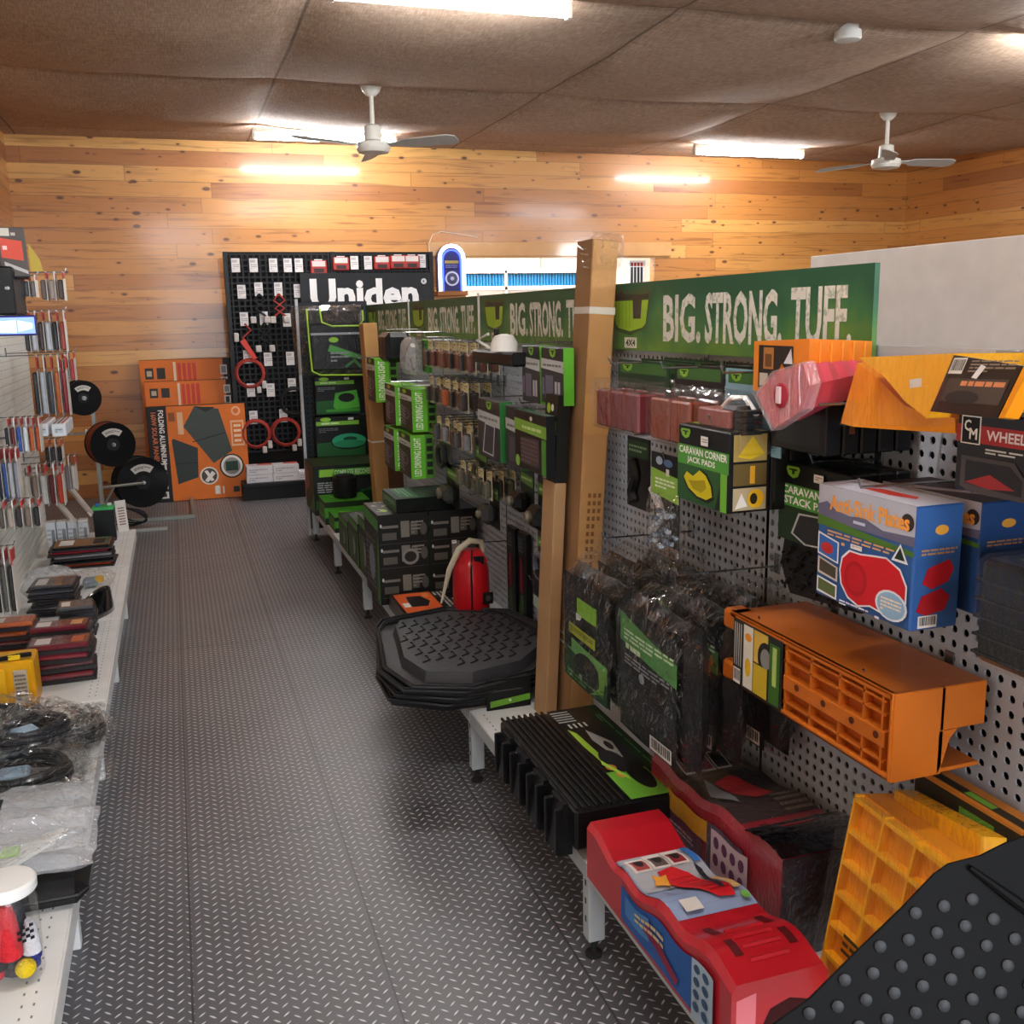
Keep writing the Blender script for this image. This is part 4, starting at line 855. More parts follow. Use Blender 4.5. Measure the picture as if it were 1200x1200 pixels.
m.art(((-a+.15, b, .1435), (0, -2*b, 0), (2*a-.15, 0, 0)), [('r', .0, .74, 1, .97, '1e3a1c'), ('dash', .12, .78, .9, .9, 2, '4f8a5a'), ('p', [(.25, .05), (.45, .05), (.72, .12), (.7, .22), (.3, .15)], '9ac23a'), ('p', [(.28, .35), (.45, .6), (.62, .52), (.6, .4), (.4, .3)], 'a8a8a4'), ('c', .48, .48, .05, .06, '2a2a2c'),
     ('r', .74, .0, 1, .7, '6fb23a'), ('c', .8, .5, .14, .18, '1c1e1c'), ('c', .64, .3, .12, .2, '25282a'), ('c', .7, .16, .03, .09, 'c8823a'), ('c', .78, .2, .03, .07, 'd89a4a'), ('p', [(.62, .1), (.8, .3), (.84, .28), (.66, .06)], 'a8d84a')]
     + [('r', .04+.03*k, .0, .05+.03*k, .35, 'c8ccc8') for k in range(5)] + [('r', .2, .12+.1*k, .25, .16+.1*k, 'c8ccc8') for k in range(4)]); m.build('picture_card', t)
# ---------------- yellow ramps in a bag + orange bundle, at the right
t = thing('levelling_ramp', 'yellow levelling ramp with open grid underside standing in a clear bag behind the studded mat', 'ramp', (1.15, 1.3, ZS)); c = V((1.15, 1.3, ZS))
bl, tl, tr = on(966, 1150, X=1.13)-c, on(1012, 930, X=1.19)-c, on(1125, 1015, X=1.18)-c
br = bl+(tr-tl)*.95; bl.z = max(bl.z, .0); br.z = bl.z
nn = (br-bl).cross(tl-bl).normalized(); 
if nn.x > 0: nn = -nn
Y1 = M('f2b020', .32, coat=.2); Y2 = M('e8981c', .45)
Q = lambda x, y: bl.lerp(br, x).lerp(tl.lerp(tr, x), y)
m = MB(); m.loft([Q(0, 0), Q(1, 0), Q(1, 1), Q(0, 1)], [Q(0, 0)-nn*.12, Q(1, 0)-nn*.12, Q(1, 1)-nn*.10, Q(0, 1)-nn*.10], Y2); m.build('ramp_body', t)
m = MB()
for k in range(4): m.loft([Q(k/3, 0), Q(k/3+.02, 0), Q(k/3+.02, 1), Q(k/3, 1)], [p+nn*.02 for p in (Q(k/3, 0), Q(k/3+.02, 0), Q(k/3+.02, 1), Q(k/3, 1))], Y1)
for k in range(7): y = k/6.2; m.loft([Q(0, y), Q(1, y), Q(1, y+.022), Q(0, y+.022)], [p+nn*.02 for p in (Q(0, y), Q(1, y), Q(1, y+.022), Q(0, y+.022))], Y1)
m.build('grid_ribs', t)
m = MB(); e1 = (br-bl); m.loft([Q(-.08, -.02)+nn*.025, Q(1.06, -.02)+nn*.025, Q(1.06, 1.06)+nn*.025, Q(-.12, 1.08)+nn*.025], [Q(-.08, -.02)-nn*.13, Q(1.06, -.02)-nn*.13, Q(1.06, 1.04)-nn*.12, Q(-.08, 1.06)-nn*.12], FILMT)
m.build('clear_bag', t)
m = MB(); m.art(lambda x, y, h: Q(.05+.9*x, .22+.2*y)+nn*(.027+h), [('dash', .2, .2, 1, .75, 3, '4a3a1a')]); m.build('bag_print', t)
t = thing('levelling_ramp', 'bright yellow levelling ramp behind the bagged yellow one, its top edge showing', 'ramp', (1.25, 1.3, ZS)); c = V((1.25, 1.3, ZS))
A = [on(x, y, X=1.24)-c for x, y in ((1048, 925), (1150, 980), (1150, 1010), (1048, 960))]
m = MB(); bt = [V((p.x, p.y, .0)) for p in A[:2]]
m.loft([A[0], A[1], bt[1], bt[0]], [p+V((.035, -.02, -.0)) for p in (A[0], A[1], bt[1], bt[0])], M('f2b018', .3, coat=.3)); m.build('ramp_body', t)
m = MB(); m.loft([p+V((-.006, 0, .006)) for p in (A[0], A[1], bt[1], bt[0])], [p+V((.045, -.02, .008)) for p in (A[0], A[1], bt[1], bt[0])], FILM); m.build('clear_bag', t)
carton('step_carton', 'flat orange and black step carton leaning against the wall behind the yellow ramps', 'carton', 1.285, 1.335, 1.12, 1.45, ZS, .735, col='b8742a', aX=[('r', 0, .85, 1, .98, '2a2418'), ('r', .35, .88, .6, .95, '6fae3a')], aT=[('r', .02, .1, .98, .5, '2a2418'), ('r', .35, .15, .55, .45, '6fae3a')])
# ---------------- studded rubber mat, bottom right corner
c = on(1080, 1120, Y=.98); r_ = V((_cy, -_sy, 0)); up = V((.12, .30, 1)).normalized(); up = (up-r_*up.dot(r_)).normalized(); nm = r_.cross(up).normalized()
def onp(px, py):
    d = RT*(px-600) - UP*(py-600) + FW*FPX; k = (c-CAM).dot(nm)/d.dot(nm); return CAM+d*k
t = thing('rubber_mat', 'black rubber mat covered in round studs draped over the near end of the lower shelf', 'rubber mat', c)
RUBM = M('0c0d0e', .6, bump=.08, bs=30)
RUBM.node_tree.nodes['Principled BSDF'].inputs['Specular IOR Level'].default_value = .12
pts = [(890, 1213), (948, 1172), (1000, 1120), (1060, 1062), (1095, 1025), (1112, 1013), (1150, 1003), (1180, 988), (1230, 970), (1330, 1100), (1330, 1330), (850, 1330)]
P_ = [onp(*q)-c for q in pts]
m = MB(); m.slab(P_, -nm*.006, RUBM)
m.build('mat_sheet', t)
A, B, C_, D_ = P_[5], P_[8], onp(1235, 1090)-c, onp(1135, 1016)-c
m = MB(); m.tube([D_+nm*.004, (D_+C_)*.5+nm*.006, C_+nm*.004], [.004, .008, .008], RUBM, 8); m.build('mat_crease', t)
for i in range(-6, 14):
    for j in range(-8, 14):
        px, py = 948+33.2*i+8.3*j, 1187-8*i-31.2*j
        if py > 1300 or px > 1290: continue
        # stay below the cut edge and off the folded strip
        if py < 1213-(px-890)*.905+16 and px < 1112: continue
        if px >= 1105 and py < 1013+.72*(px-1112)+18: continue
        m = MB(); q = onp(px, py)-c; m.lathe([(.0088, 0), (.0082, .0028), (.005, .0036)], (0, 0, 0), M('222326', .42, bump=.05), 14, nm); m.build('rubber_stud', t, q)
# ================================================================== RIGHT SIDE, MIDDLE AND FAR
def tall(label, x, y, w, d, h, lean, wrap=True):
    t = thing('tall_carton', label, 'carton', (x, y, ZS), 0, ry=lean)
    m = MB(); m.box(-w/2, w/2, -d/2, d/2, 0, h, CARD, .004)
    m.build('carton_body', t); return t
t = tall('tall narrow brown carton leaning upright between the two halves of the green signs', 1.175, 2.93, .085, .12, 1.55, .06)
m = MB(); fr = ((-.0425, -.06, 0), (.085, 0, 0), (0, 0, 1.55)); m.art(fr, [('r', 0, .62, 1, .70, 'bd9058')]); m.build('tape_band', t); m = MB(); m.art(fr, [('r', .3+.2*j, .33+.016*i, .42+.2*j, .339+.016*i, '7a5630') for i in range(11) for j in range(2 + (i > 6))][:26]); m.build('faded_print', t)
m = MB()
for k in range(5): m.tube([(-.045+.012*math.sin(j*1.3+k), -.062+.03*j, 1.55-.02*k+.008*math.sin(j*2+k)) for j in range(5)], .003, FILM, 5)
m.pillow((-.047, -.065, 1.46), (.094, 0, 0), (0, .0, .11), .14, FILM, 10, .008, 5); m.build('tape_wrap', t)
for z in (.27, .30, 1.34):
    m = MB(); m.box(-.0436, .0436, -.0615, .0615, z-.012, z+.010 if z > 1 else z-.004, M('d0cdc2', .35) if z > 1 else M('b9b4a6', .4), .001); m.build('packing_strap', t)
m = MB(); m.add([(-.0425, -.0603, 0), (-.0425, .0603, 0), (-.0435, .0603, 1.55), (-.0435, -.0603, 1.55)], [(0, 3, 2, 1)], M('8f6c48', .85)); m.build('shaded_side', t)  # darker brown sheet paints the shade on the carton's aisle side
t = thing('tall_carton', 'thinner brown carton with green printed top label leaning against the tall carton', 'carton', (1.095, 2.99, ZS), ry=.055)
m = MB(); m.box(-.02, .02, -.055, .055, 0, 1.02, M('a88660', .8, bump=.1, bs=90), .003); m.build('carton_body', t)
m = MB(); m.box(-.021, .021, -.056, .056, .80, 1.08, M('1a1a16', .4), .002); m.art(((-.021, .056, .80), (0, -.112, 0), (0, 0, .28)), [('r', .05, .55, .95, .7, '5f9a3a'), ('c', .3, .84, .15, .06, '9ac23a'), ('c', .6, .85, .1, .04, 'e0e0d8'), ('dash', .1, .4, .9, .52, 4, '8a8a80'), ('r', .3, .12, .85, .4, '8a7a60'), ('r', .05, .02, .3, .1, 'c8c8c0')]); m.build('label_sleeve', t)
# ---------------- floor mats
FM = M('26272a', .5, bump=.12, bs=60); FM2 = M('3a3b3e', .5, bump=.1, bs=40)
def matout(s=1., n=28):
    pts = []
    base = [(.0, .42), (.28, .46), (.5, .30), (.53, .0), (.5, -.22), (.3, -.40), (.05, -.44), (-.13, -.34), (-.16, -.12), (-.10, .12), (-.05, .34)]
    return [(x*s-.0, y*s) for x, y in base]
for k in range(6):
    lb = 'black ribbed rubber car floor mat on top of its stack' if k == 5 else '%s black floor mat from the bottom of the stack' % ORD[k]
    t = thing('floor_mat', lb, 'floor mat', (.80-.008*k+(.02 if k % 2 else 0), 3.57-.01*k, ZS+.013*k+.002), .05*(k-3), group='stacked rubber floor mats'); m = MB()
    o1 = [V((x*1.05, y*1.05, .028)) for x, y in matout()]; o0 = [V((x, y, 0.0)) for x, y in matout(.97)]
    m.loft(o0, [p+V((0, 0, .014)) for p in o0], FM)
    n = len(o1)
    for i in range(n):
        j = (i+1) % n; a1, b1, a0, b0 = o1[i], o1[j], o0[i]+V((0, 0, .002)), o0[j]+V((0, 0, .002))
        m.add([a0, b0, b1, a1, a0+V((0, 0, .006)), b0+V((0, 0, .006)), b1+V((0, 0, .006)), a1+V((0, 0, .006))], [(0, 1, 2, 3), (7, 6, 5, 4), (3, 2, 6, 7), (0, 4, 5, 1)], FM)
    m.build('mat_tray', t)
    m = MB(); m.tube([p+V((0, 0, .004)) for p in o1], .006, FM, 6, True)
    m.tube([p*.93+V((0, 0, .006)) for p in o1], .004, FM, 5, True); m.build('raised_rim', t)
    if k == 5:
        m = MB(); ins = [(x*.82+.035, y*.84) for x, y in matout()]; m.loft([V((x, y, .012)) for x, y in ins], [V((x*.96+.01, y*.96, .05)) for x, y in ins], FM2); m.build('heel_pad', t)
        m = MB()
        for i in range(10):
            for j in range(7):
                x, y = -.04+i*.05, -.27+j*.085
                if x > .42 and abs(y) > .2: continue
                if y < -.22 and (x < .06 or x > .3): continue
                if x < 0 and y > .15: continue
                m.tube([(x, y, .05), (x+.030, y+.012, .053), (x+.036, y+.055, .053), (x+.03, y+.06, .05)], .004, RUBBER, 5)
        m.build('tread_pattern', t)
t = thing('swing_tag', 'black hang card with lime strip clipped under the floor mats next to the tall carton', 'card', (1.02, 3.10, ZS))
m = MB(); m.box(-.1, .06, -.01, -.002, .0, .11, M('17191a', .4), .002); m.art(((-.1, -.01, 0), (.16, 0, 0), (0, 0, .11)), [('p', [(.08, .1), (.98, .22), (.98, .42), (.08, .3)], '6fae3a'), ('dash', .5, .2, .95, .36, 1, 'dfe8d0'), ('r', .1, .6, .8, .64, '4a4c4e')]); m.build('card_body', t)
# ---------------- jerry can / bag
t = thing('jerry_can', 'red zipped case standing beside the tool kit cartons with a pale strap on top', 'case', (1.14, 4.02, ZS)); RB = M('b81820', .3, coat=.2)
m = MB(); m.lathe([(.066, 0), (.078, .02), (.08, .15), (.078, .26), (.066, .30), (.05, .318)], (0, 0, 0), RB, 28); m.loft([(-.06, -.05, .30), (.065, -.05, .30), (.065, .05, .30), (-.06, .05, .30)], [(-.03, -.03, .345), (.04, -.03, .345), (.04, .03, .345), (-.03, .03, .345)], RB); m.build('case_body', t)
m = MB(); m.tube([(-.02, -.078, .0), (-.02, -.078, .27), (.0, -.03, .35)], .004, BLACK, 5); m.build('zip_line', t)
m = MB(); m.box(.03, .075, -.079, -.072, .12, .17, BLACK, .002); m.art(((.03, -.079, .12), (.045, 0, 0), (0, 0, .05)), [('c', .5, .5, .25, .25, '4a4a4c')]); m.build('side_badge', t)
m = MB(); m.box(.0, .045, -.06, -.04, .29, .325, BLACK, .004); m.build('filler_cap', t)
m = MB(); m.tube([(.06, 0, .33), (.05, 0, .375), (.0, 0, .385), (-.05, 0, .35), (-.1, -.02, .27), (-.15, -.06, .14)], [.013, .013, .014, .014, .012, .004], M('b9b39c', .5), 8); m.build('carry_strap', t)
t = thing('cable_lead', 'black plug and lead lying at the foot of the red zipped case', 'lead', (1.26, 3.93, ZS)); m = MB(); m.tube([(-.09, 0, .07), (-.02, 0, .085), (.02, .0, .05), (.03, -.01, .012), (-.04, -.04, .012)], .014, BLACK, 8); m.build('lead_cable', t)
# ---------------- tool kit cartons
def toolart():
    a = [('r', 0, 0, 1, 1, '1a1815')]
    rnd = random.Random(11)
    for j, y in enumerate((.72, .45, .12)):
        a += [('c', .06, y+.16, .02, .02, 'c8c8c0'), ('r', .08, y+.13, .4, .16+y, '78736a'), ('r', .45, y+.02, .62, y+.2, '7c786e'), ('r', .64, y+.04, .78, y+.18, '5c584e'), ('dash', .66, y+.05, .9, y+.2, 4, '8a867c'), ('c', .9, y+.1, .07, .07, '55524c'), ('r', .08, y, .36, y+.08, '5c5850'), ('r', .02, y-.045, .98, y-.04, '4a4843')]
    a += [('c', .62, .52, .17, .09, '8a867e'), ('c', .62, .52, .12, .06, '2a2824')]
    return a
topa = []
rnd = random.Random(4)
for i in range(26): x, y = rnd.uniform(.03, .85), rnd.uniform(.05, .85); topa.append(('p', [(x, y), (x+rnd.uniform(.02, .09), y+rnd.uniform(-.03, .03)), (x+rnd.uniform(.04, .1), y+rnd.uniform(.05, .12)), (x+.01, y+.06)], rnd.choice(('d8d4c4', 'a8a498', '5a584e', '8a9a3a', 'b8b4a8', '33312c'))))
topa.append(('c', .75, .2, .1, .07, '9ab83a'))
sidea = [('p', [(.0, .85), (1, .82), (1, .95), (0, .98)], '4f8f45'), ('p', [(.8, .0), (1, .0), (1, .8), (.9, .7)], '3f7a35'), ('dash', .1, .1, .75, .7, 9, '6a6c68'), ('c', .5, .4, .2, .2, '8a8f98')]
for i, (xa, xb) in enumerate(((.835, 1.075), (1.08, 1.315))):
    carton('tool_kit_carton', ('black tool kit carton covered in tool pictures, at the shelf edge', 'black tool kit carton covered in tool pictures, against the wall beside its twin')[i], 'carton', xa, xb, 4.5, 4.86, ZS, .70, col='191a18', aX=sidea, aY=toolart(), aT=topa, group='tool kit cartons', sticker=('Y', .45, .62, .1, .04) if i else None)
for i, (y0, y1, h) in enumerate(((4.88, 5.2, .58), (5.22, 5.55, .52), (5.57, 5.9, .46))):
    carton('kit_carton', '%s green sided carton behind the tool kit cartons along the shelf edge' % ORD[i], 'carton', .86, 1.08, y0, y1, ZS, h, col='1c241c', aX=sidea+[('r', .1, .1, .5, .6, '44602f')], aT=topa[:10]+[('p', [(.1, .2), (.8, .4), (.6, .8)], '6fae3a')], group='green sided kit cartons')
carton('cooler_carton', 'flat dark green glossy carton lying on top of the tool kit cartons', 'carton', .93, 1.22, 4.52, 4.84, .70, .765, col='141a18', aX=[('r', 0, 0, 1, 1, '3f6a4a'), ('dash', .1, .3, .9, .8, 3, '8fb89a')], aT=[('r', .0, .0, 1, 1, '1a2a26'), ('p', [(.1, .1), (.85, .1), (.9, .4), (.05, .45)], '3a6a4a'), ('dash', .1, .15, .8, .35, 3, '7fb08a'), ('p', [(.1, .5), (.9, .5), (.9, .9), (.1, .9)], '26302f')], r=.2, coat=.4)
# orange and black flat carton
carton('winch_carton', 'flat black carton with orange picture lid in front of the tool kit cartons', 'carton', .86, 1.12, 4.10, 4.44, ZS, .335, col='131313', aT=[('r', .05, .06, .95, .72, 'd8602a'), ('p', [(.2, .25), (.7, .2), (.72, .5), (.5, .6), (.22, .5)], '1a1a1a'), ('r', .5, .1, .7, .22, 'd8d8d4'), ('dash', .1, .74, .9, .95, 3, 'c8c4bc'), ('r', .1, .55, .3, .65, 'e88a4a')], aY=[('dash', .1, .3, .9, .7, 1, 'a8a8a0')], r=.3, coat=.3)
carton('flat_carton', 'thin pale edged carton between the floor mats and the orange lid carton', 'carton', .88, 1.16, 3.98, 4.08, ZS, .30, col='8a8674')
# tall thin dark pack leaning on the board
t = thing('wiper_pack', 'tall slim black pack with red and green picture standing against the perforated wall', 'pack', (1.32, 3.97, ZS))
m = MB(); m.box(-.012, .012, -.055, .055, 0, .44, M('15171a', .3), .003); m.art(((-.012, .055, 0), (0, -.11, 0), (0, 0, .44)), [('p', [(.15, .4), (.55, .42), (.5, .72), (.3, .75)], '8a2438'), ('p', [(.2, .2), (.55, .2), (.5, .38), (.2, .38)], '3a6a30'), ('r', .65, .05, .9, .95, '2a2c2e'), ('dash', .1, .8, .6, .95, 4, '6a6c6e')]); m.build('pack_body', t)
t2 = dup(t, 'second slim black pack standing behind the one with red picture', (1.325, 3.84, ZS))
# ---------------- LED light cartons on hooks
LEDX = [('p', [(0, .72), (1, .72), (1, .84), (0, .86)], 'c6cacc'), ('dash', .1, .74, .9, .8, 1, '6a6c70'), ('c', .4, .93, .16, .05, '9ac23a'), ('c', .5, .4, .3, .14, '6f6478'), ('c', .5, .4, .2, .09, '4a4052')]+[('p', [(.08+.0*k, .16+.08*k), (.45, .10+.08*k), (.45, .13+.08*k), (.08, .19+.08*k)], 'a8a0a0') for k in range(6)]
LEDY = [('r', 0, 0, .62, 1, '6cc22e'), ('r', .62, 0, 1, 1, '4f8f2c'), ('tv', 'LED DRIVING LIGHT', .14, .06, .44, .94, 'e8f4d8')]+[('r', .68, .08+.18*k, .93, .2+.18*k, '22281e') for k in range(5)]
def led(label, x0, x1, y0, y1, z0, z1, grp='LED driving light cartons'): return carton('light_carton', label, 'carton', x0, x1, y0, y1, z0, z1, col='2b2a2c', aX=LEDX, aY=LEDY, aT=[('r', 0, 0, 1, 1, '6cb32e')], group=grp)
led('green and grey driving light carton, upper right of the hanging four', 1.10, 1.225, 4.86, 5.13, 1.035, 1.245)
led('green and grey driving light carton, upper left of the hanging four', 1.08, 1.205, 5.16, 5.42, 1.04, 1.25)
led('green and grey driving light carton, lower right of the hanging four', 1.085, 1.205, 4.86, 5.13, .80, 1.02)
led('green and grey driving light carton, lower left of the hanging four', 1.065, 1.185, 5.16, 5.42, .80, 1.02)
hook(5.0, 1.252, .26, 'wire hook carrying the upper right driving light carton'); hook(5.29, 1.258, .26, 'wire hook carrying the upper left driving light carton')
led('bright green driving light carton hanging beside the far brown carton', 1.13, 1.27, 5.95, 6.2, 1.10, 1.36)
hook(6.05, 1.362, .3, 'wire hook carrying the driving light carton by the far brown carton')
# far brown carton, upright
t = thing('tall_carton', 'brown carton standing on end near the far end of the row', 'carton', (1.30, 6.35, ZS), ry=-.03)
m = MB(); m.box(-.13, -.04, -.07, .07, 0, 1.30, CARD, .004); m.box(-.04, .10, -.06, .07, 0, .9, M('5a3e2c', .8), .003); m.build('carton_body', t)
m = MB(); m.box(-.132, -.03, -.072, .072, .55, .562, M('d8d4ca', .4), .001); m.build('packing_strap', t)
t = thing('gear_pack', 'black rounded spotlight pack with clear front hanging at the far end of the second sign', 'hanging pack', (1.14, 5.45, 1.36)); m = MB(); m.box(-.06, .08, -.12, .12, 0, .16, M('17181a', .35), .025); m.build('pack_body', t)
m = MB(); m.art(((-.06, .12, 0), (0, -.24, 0), (0, 0, .16)), [('r', .1, .2, .4, .85, '8a7a5a'), ('r', .14, .25, .36, .8, '2a2a2c'), ('p', [(.5, .2), (.9, .25), (.85, .8), (.5, .75)], '2c2d30')]); m.build('picture_card', t)
hook(5.45, 1.53, .24, 'wire hook carrying the black spotlight pack')
t = thing('mount_bag', 'clear bag with pale bracket hanging beside the black spotlight pack', 'hanging bag', (1.14, 5.02, 1.31)); m = MB(); m.pillow((0, .12, 0), (0, -.24, 0), (0, 0, .19), .07, FROST, 10, .012, 9); m.build('clear_bag', t)
m = MB(); m.tube([(0, .08, .03), (-.01, .0, .1), (0, -.06, .15)], .014, M('c8ccd0', .35), 8); m.tube([(0, -.06, .03), (0, .06, .13)], .008, BLACK, 6); m.build('bracket', t)
hook(5.02, 1.52, .24, 'wire hook carrying the bag with pale bracket')
# small clear packs in rows
def smallpack(seedc, card='c8c8b8', body='1c1c1e', h=.12, w=.07, d=.025):
    t = thing('small_pack', '', 'hanging pack'); m = MB(); m.box(0, .002, -w/2, w/2, 0, h, M('dcd8c4' if card == 'c8c8b8' else card, .5)); m.art(((0, w/2, 0), (0, -w, 0), (0, 0, h)), [('r', .0, .72, 1, .98, 'd8cf9a'), ('dash', .1, .76, .9, .92, 2, '7a6a4a'), ('r', .1, .1, .9, .68, '2a2a2a')]); m.build('backing_card', t)
    m = MB(); m.box(-d, 0, -w*.35, w*.35, h*.08, h*.62, M(body, .35), .006); m.build('packed_part', t)
    m = MB(); m.box(-d-.006, 0, -w*.46, w*.46, h*.03, h*.7, CLEAR, .006); m.build('clear_blister', t); return t
protos = {}
rown = {0: 'top row under the signs', 1: 'second row of small packs', 2: 'third row of small packs', 3: 'fourth row of small packs', 4: 'fifth row of small packs'}
for r_, (z, h, ys_, bodies) in enumerate(((1.36, .13, [4.72-.1*i for i in range(8)], ('1c1c1e', '5a2a2c', '2a2c30', '6a3a30')), (1.19, .13, [4.72-.1*i for i in range(7)], ('1c1c1e', '26282c', '3a2e2c', 'b05a30')),
          (1.02, .12, [4.60-.12*i for i in range(5)], ('4a4c50', '8a8c90', '2a2a2c')), (.86, .12, [4.2-.09*i for i in range(5)], ('6a6a58', '4a4c40')))):
    for i, y in enumerate(ys_):
        b = bodies[i % len(bodies)]; k = (b, h)
        if k not in protos: protos[k] = smallpack(0, body=b, h=h); p = protos[k]
        else: p = copy_tree(protos[k])
        p.location = (1.17+.008*(i % 3), y, z); p['label'] = 'small clear pack, %s from the far end in the %s' % (ORD[i], rown[r_]); p['group'] = 'small clear packs'
        # packs behind on the same hook
        for j in (1, 2):
            q = copy_tree(protos[k]); q.location = (1.17+.008*(i % 3)+.05*j, y, z-.002*j); q['label'] = 'small pack %s behind the %s pack in the %s' % (('directly', 'two places')[j-1], ORD[i], rown[r_]); q['group'] = 'small clear packs'
        hook(y, z+h-.004, .19, 'wire hook carrying the %s pack of the %s' % (ORD[i], rown[r_]))
carton('strip_carton', 'narrow bright green carton hanging between the pale bracket bag and the small packs', 'carton', 1.17, 1.19, 4.78, 4.9, 1.33, 1.49, col='3f9a2a', aX=[('r', .1, .05, .45, .95, '1e2a1a'), ('dash', .5, .1, .9, .9, 6, '1e4a1a')])
hook(4.84, 1.497, .17, 'wire hook carrying the narrow green carton')
# work lamp on black bar
t = thing('work_lamp', 'white domed work lamp on a black bar, hooked under the green signs', 'lamp', (1.15, 3.6, 1.42))
m = MB(); m.box(-.03, .03, -.26, .24, .0, .05, BLACK, .008); m.build('light_bar', t)
m = MB(); m.lathe([(.052, .0), (.05, .03), (.035, .055), (.01, .062)], (0, -.08, .05), M('e8e8e2', .35, coat=.2), 20); m.build('lamp_dome', t)
m = MB(); m.tube([(0, .06, .05), (-.02, .2, .085), (-.02, .05, .11)], .006, M('d8d8d4', .4), 6); m.tube([(0, .02, .04), (0, .01, .13)], .009, BLACK, 6); m.build('lamp_bracket', t)
hook(3.6, 1.415, .2, 'wire hook under the black light bar')
# larger hanging cartons near the tall carton
GX = [('p', [(0, .0), (1, 0), (1, .58), (0, .64)], '3a3c42'), ('p', [(0, .62), (1, .56), (1, .76), (0, .8)], 'c2c8ca'), ('dash', .08, .64, .9, .72, 1, '7a7e82')]+logo(.38, .82, .3, .15)+[('r', .2, .1, .55, .5, '6a6c80'), ('r', .62, .12, .72, .4, 'b8bcc0'), ('r', .76, .12, .86, .4, 'b8bcc0'), ('r', .05, .15, .16, .45, '7a6a8a')]
GY = [('r', 0, 0, 1, 1, '5cae2e')]
carton('fridge_bag_carton', 'grey carton with emblem and pale band hanging just left of the tall brown carton', 'carton', 1.15, 1.185, 2.93, 3.13, 1.315, 1.495, col='2e3034', aX=GX, aY=GY, group='grey banded cartons')
carton('fridge_bag_carton', 'narrower grey and green carton hanging left of the emblem carton', 'carton', 1.17, 1.22, 3.2, 3.38, 1.30, 1.495, col='2e3034', aX=GX, aY=GY, group='grey banded cartons')
hook(3.03, 1.502, .18, 'wire hook carrying the emblem carton left of the tall carton'); hook(3.29, 1.502, .16, 'wire hook carrying the narrower grey and green carton')
carton('bar_light_carton', 'grey carton with white outlined bar light picture and green near side', 'carton', 1.12, 1.17, 3.5, 3.78, 1.06, 1.285, col='303236', aX=GX[:3]+logo(.4, .83, .25, .14)+[('p', [(.2, .08), (.7, .06), (.8, .58), (.35, .6)], 'c8ccd0'), ('p', [(.25, .1), (.67, .09), (.76, .56), (.38, .58)], '44464c')], aY=[('r', 0, 0, 1, 1, '2f7a3a')], group='bar light cartons')
carton('bar_light_carton', 'second grey banded carton just behind the dark solar carton', 'carton', 1.13, 1.18, 3.28, 3.46, 1.06, 1.28, col='303236', aX=GX[:3]+[('r', .2, .1, .8, .5, '50525a')], aY=[('r', 0, 0, 1, 1, '2f7a3a')], group='bar light cartons')
hook(3.64, 1.292, .2, 'wire hook carrying the bar light carton'); hook(3.37, 1.288, .19, 'wire hook carrying the second bar light carton')
carton('dark_carton', 'dark brown carton with lime band hanging just left of the tall carton', 'carton', 1.09, 1.12, 2.93, 3.24, 1.09, 1.285, col='201a18', aX=[('p', [(0, .66), (1, .62), (1, .82), (0, .86)], '7fae3f'), ('dash', .25, .68, .9, .78, 1, 'c8e09a'), ('p', [(.2, .1), (.8, .1), (.78, .58), (.25, .55)], '4c3e3e'), ('dash', .2, .12, .75, .55, 6, '6a5658'), ('r', .86, .02, .99, .6, '4f8f35'), ('c', .1, .12, .07, .1, '8ac24a'), ('c', .55, .9, .04, .04, 'd8d8d0')], aY=[('r', 0, 0, 1, 1, '0e0e10')], aT=[('r', 0, 0, 1, 1, '1a4a2a')])
hook(3.07, 1.293, .26, 'wire hook carrying the dark brown carton')
# lower hanging items
def hang(name, label, y, z, w, h, col, bits, zt=None):
    t = thing(name, label, 'hanging pack', (1.2, y, z)); m = MB(); m.box(0, .005, -w/2, w/2, 0, h, M(col, .4), .001); m.art(((0, w/2, 0), (0, -w, 0), (0, 0, h)), [('p', [(0, .66), (1, .6), (1, .82), (0, .86)], '5f8f3a'), ('dash', .1, .7, .9, .8, 1, 'b8d09a')]); m.build('backing_card', t); bits(t, w, h)
    hook(y, z+h-.006, .16, 'wire hook carrying the '+label.split(' hanging')[0][:60]); return t
def knob(col='2a2a2c'):
    def f(t, w, h): m = MB(); m.box(-.06, 0, -w*.38, w*.38, h*.1, h*.5, M(col, .4), .02); m.lathe([(w*.13, 0), (w*.14, .012), (w*.08, .02)], (-.06, 0, h*.32), M('8a8474', .3, metal=.5), 12, (-1, 0, 0)); m.build('packed_part', t)
    return f
def coil(col='2a2a2c'):
    def f(t, w, h): m = MB(); m.tube([(-.02, w*.32*math.cos(a*.5), h*.32+h*.25*math.sin(a*.5)) for a in range(13)], .012, M(col, .4), 8, True); m.build('coiled_lead', t)
    return f
hang('plug_pack', 'dark pack with brass coupling hanging low above the tool kit cartons', 4.5, .72, .2, .2, '1a1c1c', knob('3a3c38'))
hang('plug_pack', 'dark pack with round socket hanging low in the middle of the bare wall', 3.85, .74, .12, .2, '1c1e1c', knob('3a3a3a'))
hang('plug_pack', 'clear pack with black square relay hanging left of the tall carton', 3.44, .87, .14, .18, '2a3a32', knob('141416'))
hang('plug_pack', 'dark pack with green diagonal card hanging beside the tall carton', 3.24, .84, .16, .2, '16201a', knob('1a1c1e'))
hang('hose_pack', 'dark pack with grey curved hose hanging beside the tall carton above the black boxes', 3.25, .66, .16, .18, '20242a', coil('5a6070'))
hang('cable_pack', 'pack of long olive cables hanging left of the bar light carton', 4.02, .85, .16, .24, '33362c', coil('4a4c38'))
hang('cable_pack', 'clear pack with coiled wires hanging right of the driving light cartons', 4.62, .88, .22, .2, '55585a', coil('2a2c2e'))
